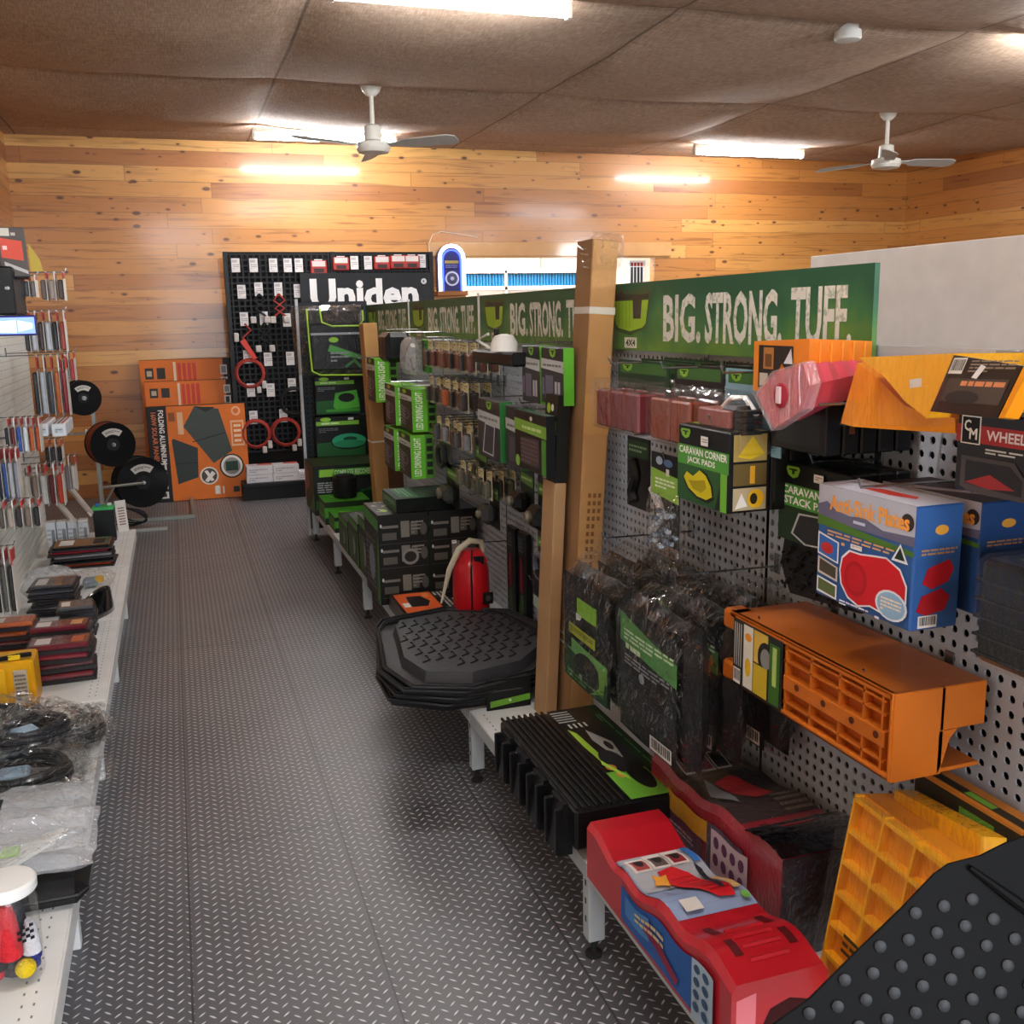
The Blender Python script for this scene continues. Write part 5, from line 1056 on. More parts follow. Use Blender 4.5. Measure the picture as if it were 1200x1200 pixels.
carton('battery_box_carton', 'black carton with pale green band hanging low beside the tall carton', 'carton', 1.17, 1.33, 3.14, 3.3, .56, .70, col='121415', aX=[('p', [(0, .02), (1, .0), (1, .28), (0, .34)], '9ab8a8'), ('p', [(.7, .4), (.9, .6), (.95, .4)], '6fae3a')])
for i, (y, z) in enumerate(((4.3, .80), (3.6, .92), (3.5, .60), (4.1, .62))): hook(y, z, .12, ('empty wire hook below the olive cables', 'empty wire hook under the bar light cartons', 'empty wire hook low on the wall near the tall carton', 'empty wire hook low on the wall above the red case')[i])

# ---------------- far end: zip bag, green cartons, recovery kit
t = thing('zip_case', 'clear zip case with lime piping holding black packs, hanging at the far end', 'case', (1.07, 7.2, 1.21), rz=.0)
w, h = .5, .48
m = MB(); m.pillow((-w/2, 0, 0), (w, 0, 0), (-.03, 0, h), .12, FILM, 14, .02, 2, 6); m.build('clear_pouch', t)
m = MB(); m.box(-w*.30, w*.46, -.03, .03, .03, h*.74, M('1b1e24', .4), .01); m.art(((-w*.30, -.03, .03), (w*.76, 0, 0), (0, 0, h*.55)), [('p', [(.3, .5), (.95, .25), (.97, .35), (.35, .68)], '4f9a4a'), ('dash', .35, .2, .7, .5, 3, '8a9298'), ('p', [(.6, .1), (.8, .3), (.95, .05), (.9, .02), (.78, .2), (.64, .05)], '3f7a44'), ('c', .42, .8, .09, .07, '8cc63a'), ('r', 0, .93, 1, .99, '9aa0a8')]); m.build('packed_cover', t)
m = MB(); m.tube([(-w*.34, -.055, h*.95), (-w*.33, -.06, h*.5), (-w*.31, -.06, .03), (-w*.2, -.06, .0), (w*.48, -.06, -.01)], .006, M('a8d83a', .4), 6); m.tube([(-w*.16, -.05, h*.95), (-w*.14, -.06, h*.76), (0, -.06, h*.7), (w*.38, -.06, h*.7), (w*.44, -.06, h*.78), (w*.44, -.05, h*.92)], .006, M('a8d83a', .4), 6); m.build('lime_piping', t)
t = thing('display_stand', 'black perforated end stand behind the green hose cartons at the far end of the row', 'stand', (1.08, 7.46, 0))
m = MB(); m.box(-.2, .30, 0, .02, .05, 1.72, M('1b1d20', .5), .003)
for i in range(14):
    for j in range(44): m.box(-.18+i*.034, -.166+i*.034, -.0006, 0, .12+j*.036, .13+j*.036, M('050506', .8))
m.build('perforated_panel', t)
m = MB(); m.box(-.22, -.2, -.01, .03, 0, 1.74, STEEL, .002); m.build('upright_post', t)
m = MB(); m.box(-.2, .3, -.2, .0, .25, .262, STEEL, .002); m.build('base_tray', t)
ga = [('r', 0, .78, .8, .88, '7fc23f'), ('dash', .1, .79, .75, .87, 1, 'd8f0b8'), ('c', .18, .93, .1, .05, '9ad84a'), ('r', .6, .9, .7, .96, 'dcdcd8'), ('p', [(0, .0), (.9, .0), (.9, .4), (0, .34)], '1f5a2a'), ('dash', .05, .6, .4, .72, 3, '6a6c70')]
g1_ = ga+[('p', [(.35, .2), (.4, .55), (.85, .62), (.9, .15), (.4, .1)], '4fae3a'), ('c', .63, .42, .17, .12, '161a16'), ('r', .2, .05, .9, .12, '3f9a30')]
g2_ = ga+[('c', .6, .35, .34, .2, '102018'), ('c', .6, .38, .32, .18, '2fa878'), ('c', .62, .42, .13, .06, '16402e'), ('c', .6, .3, .3, .1, '22885f')]
carton('strap_carton', 'black and green carton picturing a strap bag, below the clear zip case', 'carton', .95, 1.30, 7.30, 7.42, .92, 1.19, col='131714', aY=g1_, group='recovery gear cartons')
carton('strap_carton', 'black and green carton picturing a teal tow strap, below the strap bag carton', 'carton', .94, 1.33, 7.30, 7.42, .61, .90, col='131714', aY=g2_, group='recovery gear cartons')
gb = [('r', .08, .78, 1, .93, '4aae30'), ('t', 'COMPLETE RECOVERY KIT', .3, .8, .97, .91, 'd8f0c8'), ('p', [(.08, .78), (.26, .78), (.3, .93), (.1, .93)], '9ad84a'), ('dash', .05, .45, .55, .68, 5, 'a8acb0'), ('r', .02, .12, .3, .3, '2a5a2a'), ('r', .25, .1, .58, .46, '1a1d20'), ('c', .78, .35, .16, .2, '1f6a30'), ('c', .78, .35, .1, .12, '123a1c'), ('c', .7, .6, .14, .12, '202326')]
carton('recovery_carton', 'large black and green recovery kit carton at the far end of the shelf', 'carton', .84, 1.32, 6.82, 7.28, ZS, .61, col='171c16', aX=[('r', 0, 0, 1, 1, '2a3a22'), ('p', [(0, .3), (.5, .5), (.4, .8), (0, .9)], '9a5a3a'), ('p', [(.4, .0), (1, .1), (1, .5)], '3f7a35')], aY=gb, aT=[('r', .05, .05, .95, .95, '3a4a28')])
for i, (y0, y1, h) in enumerate(((6.48, 6.78, .42), (6.2, 6.46, .37))):
    carton('winch_kit_carton', ('low carton with bright green picture lid in front of the recovery kit', 'low dark and green carton nearer than the bright green lid carton')[i], 'carton', .86+.02*i, 1.16, y0, y1, ZS, h, col='1f2c1c', aX=[('r', 0, .2, 1, .8, '4f9a30'), ('dash', .1, .3, .9, .7, 3, '1e3a18')], aY=[('r', 0, .3, 1, .75, '4a9a2c'), ('dash', .1, .4, .9, .6, 1, 'c8e0a8')], aT=[('r', 0, 0, 1, 1, '49a82c'), ('p', [(.2, .2), (.7, .3), (.5, .8)], '7fd83f')])
t = thing('strap_roll', 'black rolled strap standing against the recovery kit carton', 'strap', (1.02, 6.78, .425)); m = MB(); m.lathe([(.075, 0), (.08, .02), (.08, .13), (.06, .15)], (0, -.16, 0), BLACK, 18); m.build('rolled_strap', t)
# ================================================================== FAR WALL STOCK
OG = 'd8701e'
def solar(label, x0, x1, y, z1, tilt, art, dark_left, side=()):
    t = thing('solar_panel_carton', label, 'carton', ((x0+x1)/2, y, 0), rx=tilt, group='solar panel cartons'); w = (x1-x0)/2
    m = MB(); m.box(-w, w, -.045, .045, 0, z1, M('1a1a1a', .5), .003); m.box(-w+dark_left, w-(0.0 if dark_left else .12), -.047, -.044, .004, z1-.004, M(OG, .45)); m.build('carton_body', t)
    m = MB(); m.art(((-w+dark_left, -.047, 0), (2*w-dark_left-(0 if dark_left else .12), 0, 0), (0, 0, z1)), art); m.build('printed_front', t); m = MB()
    if side: m.art(((-w, -.047, 0), (dark_left if dark_left else 2*w, 0, 0), (0, 0, z1)), side)
    m.build('printed_spine', t); return t
back = [('r', .06, .86, .16, .94, '2a2622'), ('r', .08, .88, .14, .92, 'b8a890'), ('r', .2, .86, .3, .94, '2a2622'), ('r', .4, .78, .43, .98, 'e0c8b0')]+[('r', .45+.06*i, .8, .49+.06*i, .97, 'c83a28') for i in range(4)]
backs = [('r', .83, .88, .9, .95, 'd8d4cc'), ('r', .83, .79, .9, .86, 'd8d4cc'), ('r', .845, .8, .885, .85, '2a2a2a'), ('r', .84, .89, .89, .94, '8a8680')]
solar('tall orange solar panel carton at the very back of the leaning stack', -.30, .55, 9.765, 1.26, -.045, back, 0, backs)
solar('orange solar panel carton in the middle of the leaning stack', -.27, .56, 9.66, 1.07, -.05, back+[('c', .5, .66, .17, .09, 'e8e0d4'), ('c', .5, .66, .14, .075, '3a3632')], 0, backs)
front = [('p', [(.2, .78), (.36, .99), (.66, .95), (.8, .5), (.55, .38)], '3d4640'), ('p', [(.36, .98), (.5, .92), (.62, .97)], '20241f'), ('p', [(.3, .62), (.72, .7), (.72, .69), (.3, .61)], '1c211e'), ('p', [(.04, .64), (.06, .66), (.36, .55), (.34, .24), (.08, .18)], '2d3532'), ('p', [(.06, .4), (.35, .4), (.35, .39), (.06, .39)], '1c211e'),
         ('c', .78, .34, .16, .13, '2a2622'), ('c', .78, .34, .14, .115, 'e4e0d8'), ('c', .78, .34, .11, .09, '8a8a88'), ('r', .7, .29, .86, .39, '1f3a2a'), ('c', .48, .25, .12, .095, 'e4ddd0'), ('c', .48, .25, .1, .08, '4a4640'), ('p', [(.42, .2), (.52, .3), (.56, .27), (.46, .18)], 'e8e4dc'), ('p', [(.42, .3), (.46, .31), (.54, .2), (.5, .19)], 'e8e4dc'),
         ('r', .8, .55, .97, .82, 'e0b48a'), ('r', .82, .57, .95, .8, OG), ('dash', .84, .58, .93, .79, 4, 'f0d8b8'), ('c', .88, .92, .06, .05, 'e8b088'), ('c', .88, .92, .035, .03, OG), ('r', .13, .7, .2, .93, 'e0b48a'), ('r', .02, .84, .1, .93, '8a4a1c'),
         ('r', .55, .05, .6, .14, 'e8e4dc')]+[('r', .54+.05*i, .05, .56+.05*i, .13, 'e8d8c8') for i in range(3)]+[('r', .78, .06, .86, .12, '2a2622'), ('r', .89, .06, .97, .12, '2a2622')]
fs = [('td', 'FOLDING ALUMINIUM', .58, .4, .85, .96, 'e8e4dc'), ('td', '160W SOLAR PANEL', .22, .42, .48, .94, 'c86a3a')]+[('r', .35, .04+.1*i, .8, .11+.1*i, 'd8d4cc') for i in range(4)]+[('r', .5, .055+.1*i, .7, .095+.1*i, '2a2a2a') for i in range(4)]
solar('front orange carton picturing a folding aluminium solar panel, leaning by the far wall', -.27, .58, 9.45, .86, -.05, front, .17, fs)
# metal floor frame
t = thing('floor_frame', 'low grey steel angle frame lying on the floor in front of the solar cartons', 'frame', (-.12, 8.55, 0))
m = MB(); m.box(-.5, .19, -.01, .02, 0, .03, M('8f948c', .4, metal=.4), .002); m.box(.16, .19, -.0, 1.0, 0, .03, M('8f948c', .4, metal=.4), .002); m.build('steel_angle', t)
# cable reels on arms
def reel(label, x, y, z, r, w, cord):
    t = thing('cable_reel', label, 'cable reel', (x, y, z), rz=.35); ax = (0, 1, 0)
    m = MB(); m.lathe([(r, -w), (r, -w+.008), (r*.3, -w+.012)], (0, 0, 0), M('121214', .3, coat=.3), 32, ax); m.build('front_flange', t)
    m = MB(); m.lathe([(r, w), (r, w-.008), (r*.3, w-.012)], (0, 0, 0), M('121214', .35), 32, ax); m.build('rear_flange', t)
    m = MB(); m.lathe([(r*.86, -w+.01), (r*.9, -w*.6), (r*.9, w*.6), (r*.86, w-.01)], (0, 0, 0), M(cord, .5, bump=.6, bs=70), 32, ax)
    for i in range(7): m.tube([(r*(.93+.02*math.sin(i*2+a))*math.cos(a*.3), -w*.8+i*w*.26, r*(.93+.02*math.cos(i+a))*math.sin(a*.3)) for a in range(21)], .006, M(cord, .5), 5, True)
    m.build('wound_cable', t)
    m = MB(); m.lathe([(r*.28, -w-.004), (r*.28, -w+.004)], (0, 0, 0), M('2a2a2c', .4), 20, ax); m.lathe([(.014, -w-.02), (.014, -w)], (0, 0, 0), STEEL, 12, ax); m.build('hub', t)
    m = MB(); fr = lambda a, b, h: V((r*(.45+.28*b)*math.cos(.9+1.35*a), -w-.001-h, r*(.45+.28*b)*math.sin(.9+1.35*a))); m.art(lambda a, b, h: fr(1-a, b, h), [('p', [(i/6, 0) for i in range(7)]+[(1-i/6, 1) for i in range(7)], 'dedad0'), ('dash', .1, .3, .9, .7, 2, '4a4a48')]); m.build('reel_label', t)
    return t
r1 = on(129, 520, Y=8.0); r2 = on(164, 564, Y=8.35); r0 = on(95, 466, Y=7.5)
reel('cable reel with orange-brown cord on the middle arm by the far wall', r1.x, 8.0, r1.z, .165, .075, '7a3a20')
reel('lowest cable reel with black cord just above the floor', r2.x, 8.35, r2.z, .20, .08, '17171a')
reel('small black cable reel on the upper arm at the left shelving end', r0.x, 7.5, r0.z, .12, .06, '17171a')
t = thing('reel_stand', 'grey steel stand with three arms carrying the cable reels', 'stand', (-.50, 8.15, 0)); SM = M('9a9a92', .4, metal=.5)
m = MB(); m.box(-.12, -.09, -.02, .02, 0, 1.15, SM, .002); m.build('upright_post', t)
for x, y, z in ((r1.x, 8.0, r1.z), (r2.x, 8.35, r2.z), (r0.x, 7.5, r0.z)):
    m = MB(); m.tube([(-.105, 0, z), (x+.50+.03, y-8.15-.10, z)], .011, SM, 6); m.tube([(-.105, 0, z-.16), ((x+.45-.05)*.5-.05, (y-8.15-.10)*.5, z-.01)], .009, SM, 6); m.build('support_arm', t)
m = MB(); m.box(-.15, .35, -.02, .02, 0, .025, SM, .002); m.build('base_bar', t)
t = thing('loose_cable', 'loose black cable hanging in loops under the lowest reel', 'cable', (r2.x, 8.3, .0)); m = MB()
for k in range(4): m.tube([(-.1+.22*math.sin(a*.5+k)*.6, -.05-.02*k, .10+.07*math.cos(a*.5+k*1.3)+.012*k) for a in range(13)], .006, BLACK, 5, True)
m.build('cable_loops', t)
# black pegboard unit
t = thing('pegboard_unit', 'black perforated display unit with wiring tags standing against the far wall', 'shelving', (1.45, 9.5, 0)); w = .95
PK = M('17181b', .45)
m = MB(); m.box(-w, w, .03, .08, 0, 2.2, M('050506', .8)); m.build('back_panel', t)
m = MB(); py = .05; vs = []; 
ny, nz = int(2*w/py), int(1.78/py)
for i in range(ny+1): x = -w+2*w*i/ny; m.box(x-.007, x+.007, .0, .004, .4, 2.18, PK)
for j in range(nz+1): z = .4+1.78*j/nz; m.box(-w, w, -.001, .003, z-.007, z+.007, PK)
m.build('perforated_panel', t)
for x in (-w, 0, w-.02):
    m = MB(); m.box(x-.01, x+.03, -.008, .05, 0, 2.2, M('101012', .4), .002); m.build('upright_post', t)
m = MB(); m.box(-w, w, -.35, .02, .12, .155, M('141416', .4), .003); m.box(-w, w, -.33, .02, 0, .12, M('0e0e10', .5)); m.build('base_shelf', t)
for i, (x0_, n_) in enumerate(((288, 2), (319, 2), (348, 1))):
    for k in range(n_):
        a_ = on(x0_, 560, Y=9.22)
        t = thing('fuse_box', ('lower' if k == 0 else 'upper')+' white carton with red corner, %s from the left on the black unit shelf' % ORD[i], 'box', (a_.x+.12+.005*k, 9.27, .157+.075*k), group='white cartons on the black unit')
        m = MB(); m.box(-.115, .115, -.09, .09, 0, .073, M('d8d8da', .45), .003); m.art(((-.115, -.09, 0), (.23, 0, 0), (0, 0, .073)), [('dash', .1, .2, .8, .7, 2, 'a0a0a8')]); m.art(((-.115, -.09, .073), (.23, 0, 0), (0, .18, 0)), [('p', [(.4, .5), (1, .4), (1, 1), (.5, 1)], 'c04848')]); m.build('printed_carton', t)
# tags and leads
def tagat(px, py, kind, label):
    a_ = on(px, py, Y=9.47)
    t = thing('parts_card', label, 'card', (a_.x, 9.485, a_.z), group='white cards on the black unit' if kind == 'card' else None)
    m = MB(); m.box(-.036, .036, -.03, -.026, -.06, .06, M('dcdad8', .5)); m.art(((-.036, -.03, -.06), (.072, 0, 0), (0, 0, .12)), [('r', .1, .7, .7, .9, 'b8b4b4'), ('dash', .15, .2, .9, .6, 3, 'a8a4a4')] + ([('r', .1, .05, .9, .3, 'b04a40')] if kind == 'redc' else [])); m.build('hanging_card', t)
    if kind == 'red':
        m = MB(); m.box(-.075, .075, -.05, -.03, -.07, .05, M('a8342e', .35), .01); m.art(((-.075, -.05, -.07), (.15, 0, 0), (0, 0, .12)), [('r', .1, .55, .9, .95, 'd8d0cc'), ('r', .2, .1, .8, .4, '3a2a2a')]); m.build('packed_part', t)
    if kind in ('ring', 'ringb'):
        c_ = 'a03a30' if kind == 'ring' else '1a1a1c'
        m = MB()
        for k in range(3): m.tube([(.13*(1-.06*k)*math.cos(q*.35)+.01, -.035-.012*k, -.15+.13*(1-.06*k)*math.sin(q*.35)) for q in range(18)], .009, M(c_, .4), 6, True)
        m.build('coiled_lead', t)
        for k in range(2): m = MB(); m.box(.06+.05*k, .10+.05*k, -.06, -.03, -.33+.04*k, -.27+.05*k, M('c8c2bc', .4), .006); m.build('connector', t)
    if kind in ('lead', 'leadb'):
        c_ = 'a03a30' if kind == 'lead' else '1a1a1c'
        m = MB()
        for s in (-1, 1): m.tube([(0, -.04, -.04), (.05*s, -.045, -.1), (-.04*s, -.045, -.17), (.05*s, -.04, -.24)], .010, M(c_, .4), 6)
        m.build('lead_pair', t)
        for s in (-1, 1): m = MB(); m.box(.06*s-.03, .06*s+.02, -.06, -.02, -.30, -.24, M('c8c2bc', .4), .006); m.build('connector', t)
    if kind == 'clip':
        m = MB(); m.tube([(0, -.04, -.04), (.05, -.045, -.1), (-.03, -.045, -.17)], .008, M('a03a30', .4), 6); m.loft([(-.05, -.06, -.2), (-.01, -.06, -.17), (.09, -.06, -.35), (.05, -.06, -.36)], [(-.05, -.03, -.2), (-.01, -.03, -.17), (.09, -.03, -.35), (.05, -.03, -.36)], M('d03a2a', .35)); m.build('red_clip', t)
        m = MB(); m.box(-.1, -.06, -.06, -.03, -.2, -.12, M('c8c2bc', .4), .006); m.build('connector', t)
    return t
tl = [('card', [(276, 311), (297, 311), (320, 311), (337, 311), (350, 311)], 'top row'), ('card', [(283, 342), (349, 341)], 'second row'), ('card', [(336, 375)], 'third row'), ('card', [(314, 421), (340, 420)], 'fourth row'), ('card', [(294, 457), (317, 457)], 'fifth row'), ('card', [(357, 487)], 'lowest row'), ('card', [(415, 308), (431, 308), (494, 306)], 'top right cluster')]
for kd, pts_, rn in tl:
    for i, (x, y) in enumerate(pts_): tagat(x, y, kd, 'plain white card, %s from the left in the %s of the black unit' % (ORD[i], rn))
for x, y, kd, lb in ((373, 312, 'red', 'red pack above the U of the lettered board'), (399, 308, 'red', 'red round pack above the middle of the lettered board'), (447, 307, 'red', 'red pack above the letter d of the lettered board'), (466, 306, 'red', 'red pack above the letter e of the lettered board'), (482, 306, 'red', 'red pack above the letter n of the lettered board'),
    (303, 339, 'leadb', 'white card with black twin lead in the second row of the black unit'), (326, 339, 'lead', 'white card with red twin lead in the second row of the black unit'), (286, 374, 'clip', 'white card with a red clamp lead in the third row of the black unit'), (309, 373, 'leadb', 'white card with dark twin lead in the third row of the black unit'),
    (290, 418, 'ring', 'white card with red coiled lead at middle left of the black unit'), (342, 451, 'ringb', 'white card with black coiled lead half way down the black unit'), (297, 489, 'ring', 'white card with the larger red coiled lead low on the black unit'), (332, 487, 'ring', 'white card with red coiled lead low on the black unit, right one')):
    tagat(x, y, kd, lb)
a_, b_ = on(351, 320, Y=9.42), on(506, 366, Y=9.42)
t = thing('brand_sign', 'black sign board with big white bold lettering on the black unit', 'sign', (a_.x, 9.44, b_.z)); w, h = b_.x-a_.x, a_.z-b_.z
m = MB(); m.box(0, w, -.02, .0, 0, h, M('101114', .4), .002); m.build('sign_board', t)
m = MB(); m.art(((0, -.02, 0), (w, 0, 0), (0, 0, h)), [('t', 'Uniden', .07, .10, .90, .86, 'f0f0ee'), ('c', .945, .78, .022, .07, 'd8d8d8'), ('t', 'R', .937, .74, .953, .82, '101114')]); m.build('lettering', t)
# jukebox
a_, b_ = on(509, 286, Y=9.84), on(543, 341, Y=9.84); w, h = (b_.x-a_.x)/2, a_.z-b_.z
t = thing('toy_jukebox', 'small glowing blue and white jukebox standing on a ledge by the far wall opening', 'jukebox', ((a_.x+b_.x)/2, 9.80, b_.z))
def arch(s, y0, y1, hh, n=10): 
    r = w*s; zc = hh-r
    return [(-r, y0, 0), (-r, y0, zc)]+[(-r*math.cos(math.pi*i/n), y0, zc+r*math.sin(math.pi*i/n)) for i in range(1, n)]+[(r, y0, zc), (r, y0, 0)]
m = MB(); A_ = arch(.92, -.05, 0, h*.97); m.loft([V(q) for q in A_], [V(q)+V((0, .11, 0)) for q in A_], M('2a2860', .4)); m.build('cabinet', t)
m = MB(); m.tube([V(q)+V((0, -.02, 0)) for q in arch(.86, -.05, 0, h*.95)], .017, M('c8dcff', .3, emit=2.2, var=0), 8); m.build('light_arch', t)
m = MB(); m.tube([V(q)+V((0, -.02, 0)) for q in arch(.64, -.05, 0, h*.86)], .008, M('3448d8', .3, emit=1.6, var=0), 8); m.build('blue_arch', t)
m = MB(); m.lathe([(w*.5, 0), (w*.5, .01)], (0, -.06, h*.26), M('d8d8e8', .3), 20, (0, -1, 0)); m.lathe([(w*.38, .01), (w*.3, .014)], (0, -.06, h*.26), M('4a4a6a', .4), 20, (0, -1, 0)); m.lathe([(w*.16, .01), (w*.12, .02)], (0, -.06, h*.26), M('c8c8d8', .3), 14, (0, -1, 0)); m.build('speaker_disc', t)
m = MB(); m.box(-w*.55, w*.55, -.062, -.05, h*.46, h*.66, M('2a2a58', .4), .003); m.art(((-w*.55, -.062, h*.46), (w*1.1, 0, 0), (0, 0, h*.2)), [('r', .05, .6, .95, .9, 'b09a50'), ('dash', .1, .1, .9, .5, 2, '7a7ac0')]); m.build('title_panel', t)
m = MB(); m.box(-w*.25, w*.25, -.07, -.04, h*.9, h*1.0, M('d0402a', .35, emit=.4), .006); m.build('red_crest', t)
t = thing('wall_ledge', 'small wooden ledge under the toy jukebox', 'shelf', ((a_.x+b_.x)/2, 9.80, b_.z-.045)); m = MB(); m.box(-w*1.1, w*1.1, -.08, .10, 0, .043, M('a86a34', .5), .003); m.build('ledge_board', t)
t = thing('power_lead', 'thin white power lead arching over the toy jukebox', 'lead', (a_.x, 9.86, a_.z)); m = MB(); m.tube([(-.04, 0, -.2), (-.05, 0, .0), (-.01, 0, .09), (.08, 0, .12), (.25, 0, .10), (.45, 0, .07)], .004, M('e4d8c0', .5), 5); m.build('lead_cable', t)

# ================================================================== LEFT SIDE STOCK
def lbox(pl, pr, yt, yb, z=LZ): 
    A = on(pl, yb, Z=z); B = on(pr, yb, Z=z); y = (A.y+B.y)/2; T = on(pl, yt, Y=y)
    return on(pl, yb, Y=y).x, on(pr, yb, Y=y).x, y, T.z
def stack(name, label, cat, xs, y0, y1, z, n, th, cols, group, jit=.012, film_=True, last=None):
    """flat packs lying one on another; each pack is its own thing"""
    rnd = random.Random(int(y0*100)); x0, x1 = xs
    for i in range(n):
        c_ = cols[i % len(cols)]; lb = ('top ' if i == n-1 else ORD[i]+' from the bottom, ')+label
        t = thing(name, lb, cat, ((x0+x1)/2+rnd.uniform(-jit, jit), (y0+y1)/2+rnd.uniform(-jit, jit), z+i*th), rnd.uniform(-.08, .08), group=group)
        a, b = (x1-x0)/2, (y1-y0)/2
        m = MB(); m.box(-a, a, -b, b, 0, th*.35, M('2a2628', .4)); m.build('backing_card', t)
        m = MB(); m.box(-a*.9, a*.9, -b*.85, b*.85, th*.3, th*.85, M(c_, .22, coat=.6), .006)
        m.art(((-a*.9, -b*.85, th*.85), (a*1.8, 0, 0), (0, b*1.7, 0)), [('r', .1, .2, .35, .8, 'e0dcd8'), ('r', .7, .2, .9, .8, last or c_)]); m.build('packed_part', t)
        if film_: m = MB(); m.box(-a*.96, a*.96, -b*.93, b*.93, th*.2, th*.93, CLEAR, .006); m.build('clear_blister', t)
# glass jar
t = thing('ribbon_jar', 'clear jar with white lid full of coloured ribbons and pompoms at the bottom left', 'jar', (-.40, 2.045, LZ)); r = .053
m = MB(); m.lathe([(r*.9, 0), (r, .012), (r, .17), (r*.85, .195)], (0, 0, 0), CLEAR, 28); m.build('clear_body', t)
m = MB(); m.lathe([(r*1.02, .192), (r*1.06, .195), (r*1.06, .211), (r*.98, .217), (r*.85, .218)], (0, 0, 0), M('eeeeea', .3, coat=.2), 32); m.build('white_lid', t)
for cc, x, y, z0_, z1_, rr in (('c8202a', .0, -.035, .07, .18, .02), ('1c1c24', -.03, -.02, .04, .18, .018), ('3a3c42', .0, .015, .01, .17, .028), ('2a3a8a', .03, -.0, .02, .12, .014), ('d8d8dc', .035, -.015, .06, .13, .016), ('8a1a24', -.012, -.03, .09, .15, .016)):
    m = MB(); m.lathe([(rr*.5, z1_), (rr*.8, z1_-.02), (rr, (z0_+z1_)/2), (rr*1.15, z0_)], (x, y, 0), M(cc, .6, bump=.6, bs=120), 12); m.build('ribbon_bundle', t)
for cc, x, y, z, rr in (('e8c81a', .022, -.03, .035, .02), ('24308a', .038, -.01, .05, .014), ('c82030', -.03, -.025, .03, .013)):
    m = MB(); m.lathe([(rr*math.sin(math.pi*i/8), -rr*math.cos(math.pi*i/8)) for i in range(9)], (x, y, z), M(cc, .8, bump=1, bs=150), 14); m.build('pompom', t)
m = MB()
for i in range(4):
    for j in range(5):
        if (i+j) % 2: m.add([(.018+.007*i, -.052+.004*i, .10+.007*j), (.025+.007*i, -.048+.004*i, .10+.007*j), (.025+.007*i, -.048+.004*i, .107+.007*j), (.018+.007*i, -.052+.004*i, .107+.007*j)], [(0, 1, 2, 3)], M('15151a', .5))
m.build('checked_flag', t)
# black case and bagged goods above it
t = thing('gear_case', 'black rounded zip case lying behind the ribbon jar', 'case', (-.42, 2.36, LZ)); m = MB(); m.box(-.17, .14, -.10, .10, 0, .065, M('121213', .45, bump=.2, bs=200), .028); m.build('case_body', t)
m = MB(); m.tube([(-.16, -.098, .034), (.12, -.098, .034), (.139, -.07, .034), (.139, .08, .034)], .0035, M('3a3a3c', .4), 5); m.build('zip_line', t)
t = thing('parts_bag', 'clear crinkled bag of pale cables with lime patch on the black zip case', 'bag', (-.42, 2.38, LZ+.075)); m = MB(); m.pillow((-.2, -.13, .035), (.36, 0, 0), (0, .26, .01), .07, FROST, 14, .014, 6, 4); m.build('clear_bag', t)
m = MB()
for k in range(7): m.tube([(-.15+.02*k, -.09, .03), (-.02+.015*k, -.02, .05), (.08-.004*k, .06-.012*k, .035)], .005, M('d8d6cc', .4), 6)
m.build('pale_cable', t)
m = MB(); m.box(-.04, .0, -.06, -.02, .045, .055, M('9ad03a', .4), .003); m.build('lime_patch', t)
t = thing('printed_bag', 'flat frosted plastic bag with bold dark lettering between the cables and the black case', 'bag', (-.44, 2.68, LZ+.004)); m = MB(); m.pillow((-.24, -.12, .04), (.38, -.0, 0), (0, .26, .0), .07, FROST, 14, .012, 16, 4); m.box(-.2, .09, -.08, .1, .01, .045, M('c4ccd2', .4), .014); m.build('frosted_bag', t)
m = MB(); m.art(((-.17, -.06, .092), (.11, 0, 0), (0, .07, .004)), [('t', 'rd', .3, .1, .95, .95, '1c1c20')]); m.build('bag_lettering', t)
# coils in bags
def coilbag(label, x, y, z, w, d, seed, rz=0, col='1b1d22'):
    t = thing('cable_bag', label, 'bag', (x, y, z), rz, group=None)
    m = MB()
    for k in range(6):
        rr = 1-.07*(k % 3); m.tube([(w*.36*rr*math.cos(q*.35), d*.36*rr*math.sin(q*.35), .018+.017*(k//2)+.004*math.sin(q+k)) for q in range(18)], .009, M(col, .35, coat=.3), 7, True)
    m.build('coiled_cable', t)
    m = MB(); m.pillow((-w/2, -d/2, .04), (w, 0, 0), (0, d, 0), .10, FILM, 20, .018, seed, 3.5); m.pillow((w*.35, -d*.4, .03), (w*.38, -.02, .0), (0, d*.6, 0), .03, FILM, 10, .015, seed+3, 3); m.build('clear_bag', t)
    m = MB(); m.box(-w*.2, w*.05, -d*.12, d*.1, .03, .05, M('9ab4c8', .3), .008); m.build('plug', t)
    return t
coilbag('large bagged black cable coil nearest on the left shelf', -.50, 2.98, LZ+.004, .34, .30, 21)
coilbag('bagged cable coil lying behind the nearest large coil', -.52, 3.28, LZ+.012, .32, .24, 22, .2)
coilbag('small bagged coil poking over the shelf edge toward the aisle', -.36, 3.22, LZ+.02, .16, .2, 23, -.3)
coilbag('flat bagged coil at the back against the left wall panel', -.64, 3.45, LZ+.006, .26, .18, 24, .1, '2a2c30')
coilbag('bagged coil on top of the nearest large coil', -.48, 3.06, LZ+.1, .28, .22, 25, .5)
